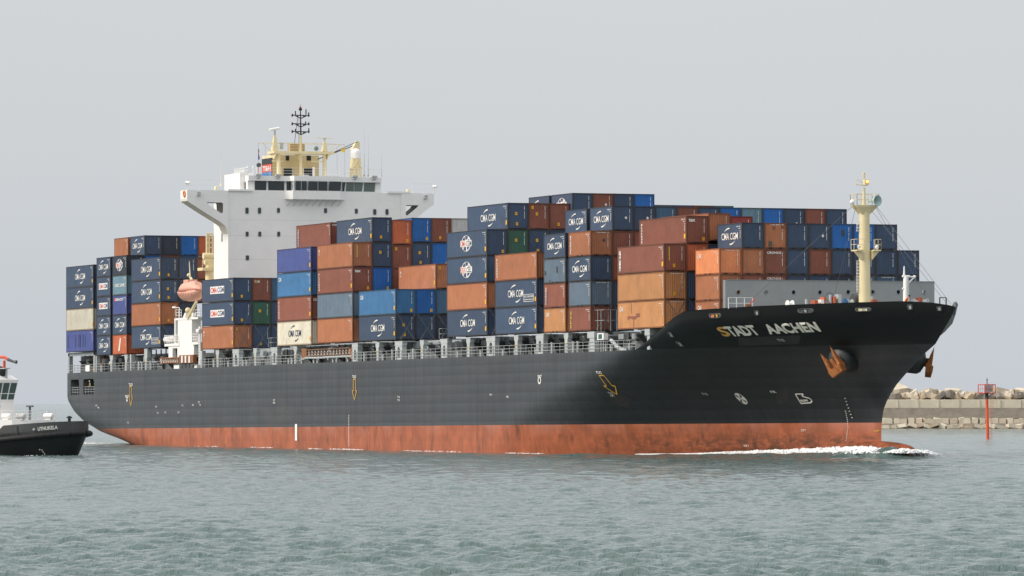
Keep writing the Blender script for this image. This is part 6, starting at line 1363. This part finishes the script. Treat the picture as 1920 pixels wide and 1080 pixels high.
for i, (px, m_) in enumerate(((12, M_WHITE), (39, mat('dull_white_canister', (.5, .5, .49), .6)), (91, M_WHITE))):
    c_ = tpl(px, 777, -2.6); mb = MB(); mb.tube((-.62, 0, 0), (.62, 0, 0), .40, n=14); mb.tube((-.75, 0, 0), (-.62, 0, 0), .28, .40, n=14); mb.tube((.62, 0, 0), (.75, 0, 0), .40, .28, n=14)
    for s_ in (-.35, .35): mb.tube((s_-.04, 0, 0), (s_+.04, 0, 0), .42, n=14)
    mb.box(-.5, .5, -.3, .3, -.5, -.34)
    o = mb.build('life_raft_canister', m_); M_ = Matrix.Rotation(TH, 3, 'Z'); o.scale = (.74, .74, .74); o.location = M_@Vector((c_.x, -2.6, zt_+.38))+tug.location; o.rotation_euler = (0, 0, TH)
    tag(o, ['white raft canister on the tug beside the wheelhouse, at the left edge', 'dull white raft canister, middle one on the tug railing deck', 'white raft canister at the bow end of the tug upper deck'][i], 'life raft')
mb = MB(); c_ = tpl(56, 763, -1.5); mb.tube((c_.x, -1.5, zt_), (c_.x, -1.5, c_.z), .12, n=8); mb.box(c_.x-.35, c_.x+.35, -1.7, -1.3, c_.z, c_.z+.15); mb.build('vent_post', M_DGREY, tdh)
for px in (20, 33):
    c_ = tpl(px, 800, -4.6); mb = MB(); mb.tube((c_.x, -4.5, 1.7), (c_.x, -4.5, tpl(px, 799, -4.5).z), .19, n=10); mb.build('bitt', M_BLACK, tug)
c_ = tpl(130, 780, 0); mb = MB(); mb.tube((c_.x, 0, 2.8), (c_.x, 0, c_.z), .16, n=8); mb.tube((c_.x-.3, 0, c_.z-.15), (c_.x+.3, 0, c_.z-.15), .09); mb.build('bow_bitt', M_BLACK, tug)
c_ = tpl(14, 761, -1.9); mb = MB(); mb.box(w1.x-1.0, w1.x+.05, -2.9, -2.0, h0-.25, h0+.0); mb.tube((w1.x+.02, -1.0, h0-.4), (w1.x+.1, -1.0, h0-.4), .2, n=12); mb.build('bridge_lamp', M_DGREY, tdh)
foam([(tip[0]+.5, tip[1], WZ, .25, .04), (tip[0]-hd.x*5+3, tip[1]-hd.y*5-3, WZ, .3, .03)], 'tug_ripple_foam', 60, 9)
# ================================================================= PEOPLE
def person(name, joints, edges, label, mats, cuts):
    """one skinned body; joints {name: ((x,y,z), radius)}"""
    ks = list(joints); me = bpy.data.meshes.new(name); me.from_pydata([joints[k][0] for k in ks], [(ks.index(a), ks.index(b)) for a, b in edges], [])
    o = bpy.data.objects.new('tmp_body', me); COL.objects.link(o); sk = o.modifiers.new('skin', 'SKIN'); sk.use_smooth_shade = True
    for i, k in enumerate(ks):
        r = joints[k][1]; r = (r, r) if not isinstance(r, tuple) else r; me.skin_vertices[0].data[i].radius = r; me.skin_vertices[0].data[i].use_root = (k == 'pelvis')
    o.modifiers.new('sub', 'SUBSURF').levels = 1
    bpy.context.view_layer.update(); m2 = bpy.data.meshes.new_from_object(o.evaluated_get(bpy.context.evaluated_depsgraph_get())); bpy.data.objects.remove(o)
    for m_ in mats: m2.materials.append(m_)
    for p in m2.polygons: p.material_index = cuts(p.center)
    r_ = empty('person'); tag(r_, label, 'person', None); m2.name = 'body'; b_ = link('body', m2, r_); return r_
def human(pose, label, shirt, trousers, hat):
    J = {'pelvis': ((0, 0, .95), .15), 'waist': ((.02, 0, 1.12), .14), 'chest': ((.04, 0, 1.34), .17), 'neck': ((.05, 0, 1.50), .06), 'jaw': ((.08, 0, 1.58), .075), 'head': ((.07, 0, 1.70), .10)}
    E_ = [('pelvis', 'waist'), ('waist', 'chest'), ('chest', 'neck'), ('neck', 'jaw'), ('jaw', 'head')]
    for s, y in (('l', 1), ('r', -1)):
        J.update({'hip'+s: ((0, y*.10, .90), .10), 'knee'+s: ((.03, y*.12, .50), .07), 'ank'+s: ((0, y*.13, .09), .05), 'toe'+s: ((.16, y*.14, .04), .04),
                  'sho'+s: ((.03, y*.19, 1.42), .07), 'elb'+s: ((.0+pose.get('ex', 0), y*.27, 1.16+pose.get('ez', 0)), .05), 'wri'+s: ((.18+pose.get('hx', 0), y*.22, 1.02+pose.get('hz', 0)), .035), 'pal'+s: ((.25+pose.get('hx', 0), y*.21, 1.0+pose.get('hz', 0)), .035)})
        E_ += [('pelvis', 'hip'+s), ('hip'+s, 'knee'+s), ('knee'+s, 'ank'+s), ('ank'+s, 'toe'+s), ('chest', 'sho'+s), ('sho'+s, 'elb'+s), ('elb'+s, 'wri'+s), ('wri'+s, 'pal'+s)]
        for k, (dx, dy, L_) in enumerate(((.05, .03, .06), (.06, .012, .075), (.06, -.006, .07), (.055, -.024, .055))):
            a = J['pal'+s][0]; J[f'f{k}{s}'] = ((a[0]+dx, a[1]+dy*y, a[2]), .010); J[f'g{k}{s}'] = ((a[0]+dx+L_*.7, a[1]+dy*y, a[2]-L_*.6), .008); E_ += [('pal'+s, f'f{k}{s}'), (f'f{k}{s}', f'g{k}{s}')]
        a = J['pal'+s][0]; J['th'+s] = ((a[0]+.01, a[1]-y*.055, a[2]-.01), .010); E_.append(('pal'+s, 'th'+s))
    if pose.get('bend'):                              # lean the trunk forward and crouch
        bnd = pose['bend']
        for k in J:
            (x, y, z), r = J[k]
            if z > .95 or k[:3] in ('wri', 'pal', 'elb') or k[0] in 'fg' or k[:2] == 'th':
                dz = z-.95; x, z = x*math.cos(bnd)+dz*math.sin(bnd), .95+dz*math.cos(bnd)-x*math.sin(bnd)
            J[k] = ((x, y, z), r)
        for s, y in (('l', 1), ('r', -1)): J['knee'+s] = ((.22, y*.16, .48), .08)
        for k in J:
            (x, y, z), r = J[k]
            if k[:3] not in ('ank', 'toe', 'kne'): J[k] = ((x-.15, y, z-.28), r)
    hz_ = J['neck'][0]
    def cut(c):
        if (c-Vector(J['head'][0])).length < .15 or (c-Vector(J['jaw'][0])).length < .10: return 2
        for s in 'lr':
            if (c-Vector(J['pal'+s][0])).length < .13: return 2
            if (c-Vector(J['toe'+s][0])).length < .12: return 3
        return 0 if c.z > J['pelvis'][0][2]+.02 else 1
    p = person('person', J, E_, label, [shirt, trousers, M_SKIN, M_BLACK], cut); hd_ = J['head'][0]
    q = MB(); q.ball((hd_[0]-.01, hd_[1], hd_[2]+.035), .125, .12, .10, n=12, k=8); q.add([(hd_[0]+.05, -.08, hd_[2]+.03), (hd_[0]+.17, -.06, hd_[2]+.01), (hd_[0]+.17, .06, hd_[2]+.01), (hd_[0]+.05, .08, hd_[2]+.03)], [(0, 1, 2, 3)]); q.build('hat', hat, p)
    q = MB(); x_ = hd_[0]+.095
    for y in (-.035, .035): q.ball((x_, y, hd_[2]-.02), .012, n=6, k=4)
    q.build('eyes', M_BLACK, p); q = MB(); q.add([(x_, -.015, hd_[2]-.05), (x_+.03, 0, hd_[2]-.06), (x_, .015, hd_[2]-.05), (x_, 0, hd_[2]-.01)], [(0, 1, 3), (1, 2, 3), (0, 2, 1)]); q.build('nose', M_SKIN, p); q = MB(); q.box(x_-.005, x_+.006, -.025, .025, hd_[2]-.092, hd_[2]-.082); q.build('mouth', mat('lips', (.35, .12, .1), .6), p)
    return p
p1 = human({'hz': .05}, 'person in white helmet and dark work clothes standing in the stern opening', mat('tan_workshirt', (.35, .22, .10), .8), mat('dark_workwear', (.03, .035, .05), .8), M_WHITE)
p1.location = world_of(-159.4, -14.35, 7.37); p1.rotation_euler = (0, 0, -PI/2)
ow = mat('orange_boilersuit', (.80, .16, .02), .8)
p2 = human({'bend': .6, 'hz': -.1, 'hx': .1}, 'person in orange boiler suit crouching at the foot of the white mast on the bow', ow, ow, mat('dark_hair', (.03, .02, .015), .8))
c_ = PX(1699, 560, 'u', 57.5); p2.location = world_of(57.5, c_[1], 13.95); p2.rotation_euler = (0, 0, .9)

q = MB(); q.box(56.7, 58.3, c_[1]-.8, c_[1]+.8, 13.05, 13.93); q.build('step_platform', M_GREY, ship)
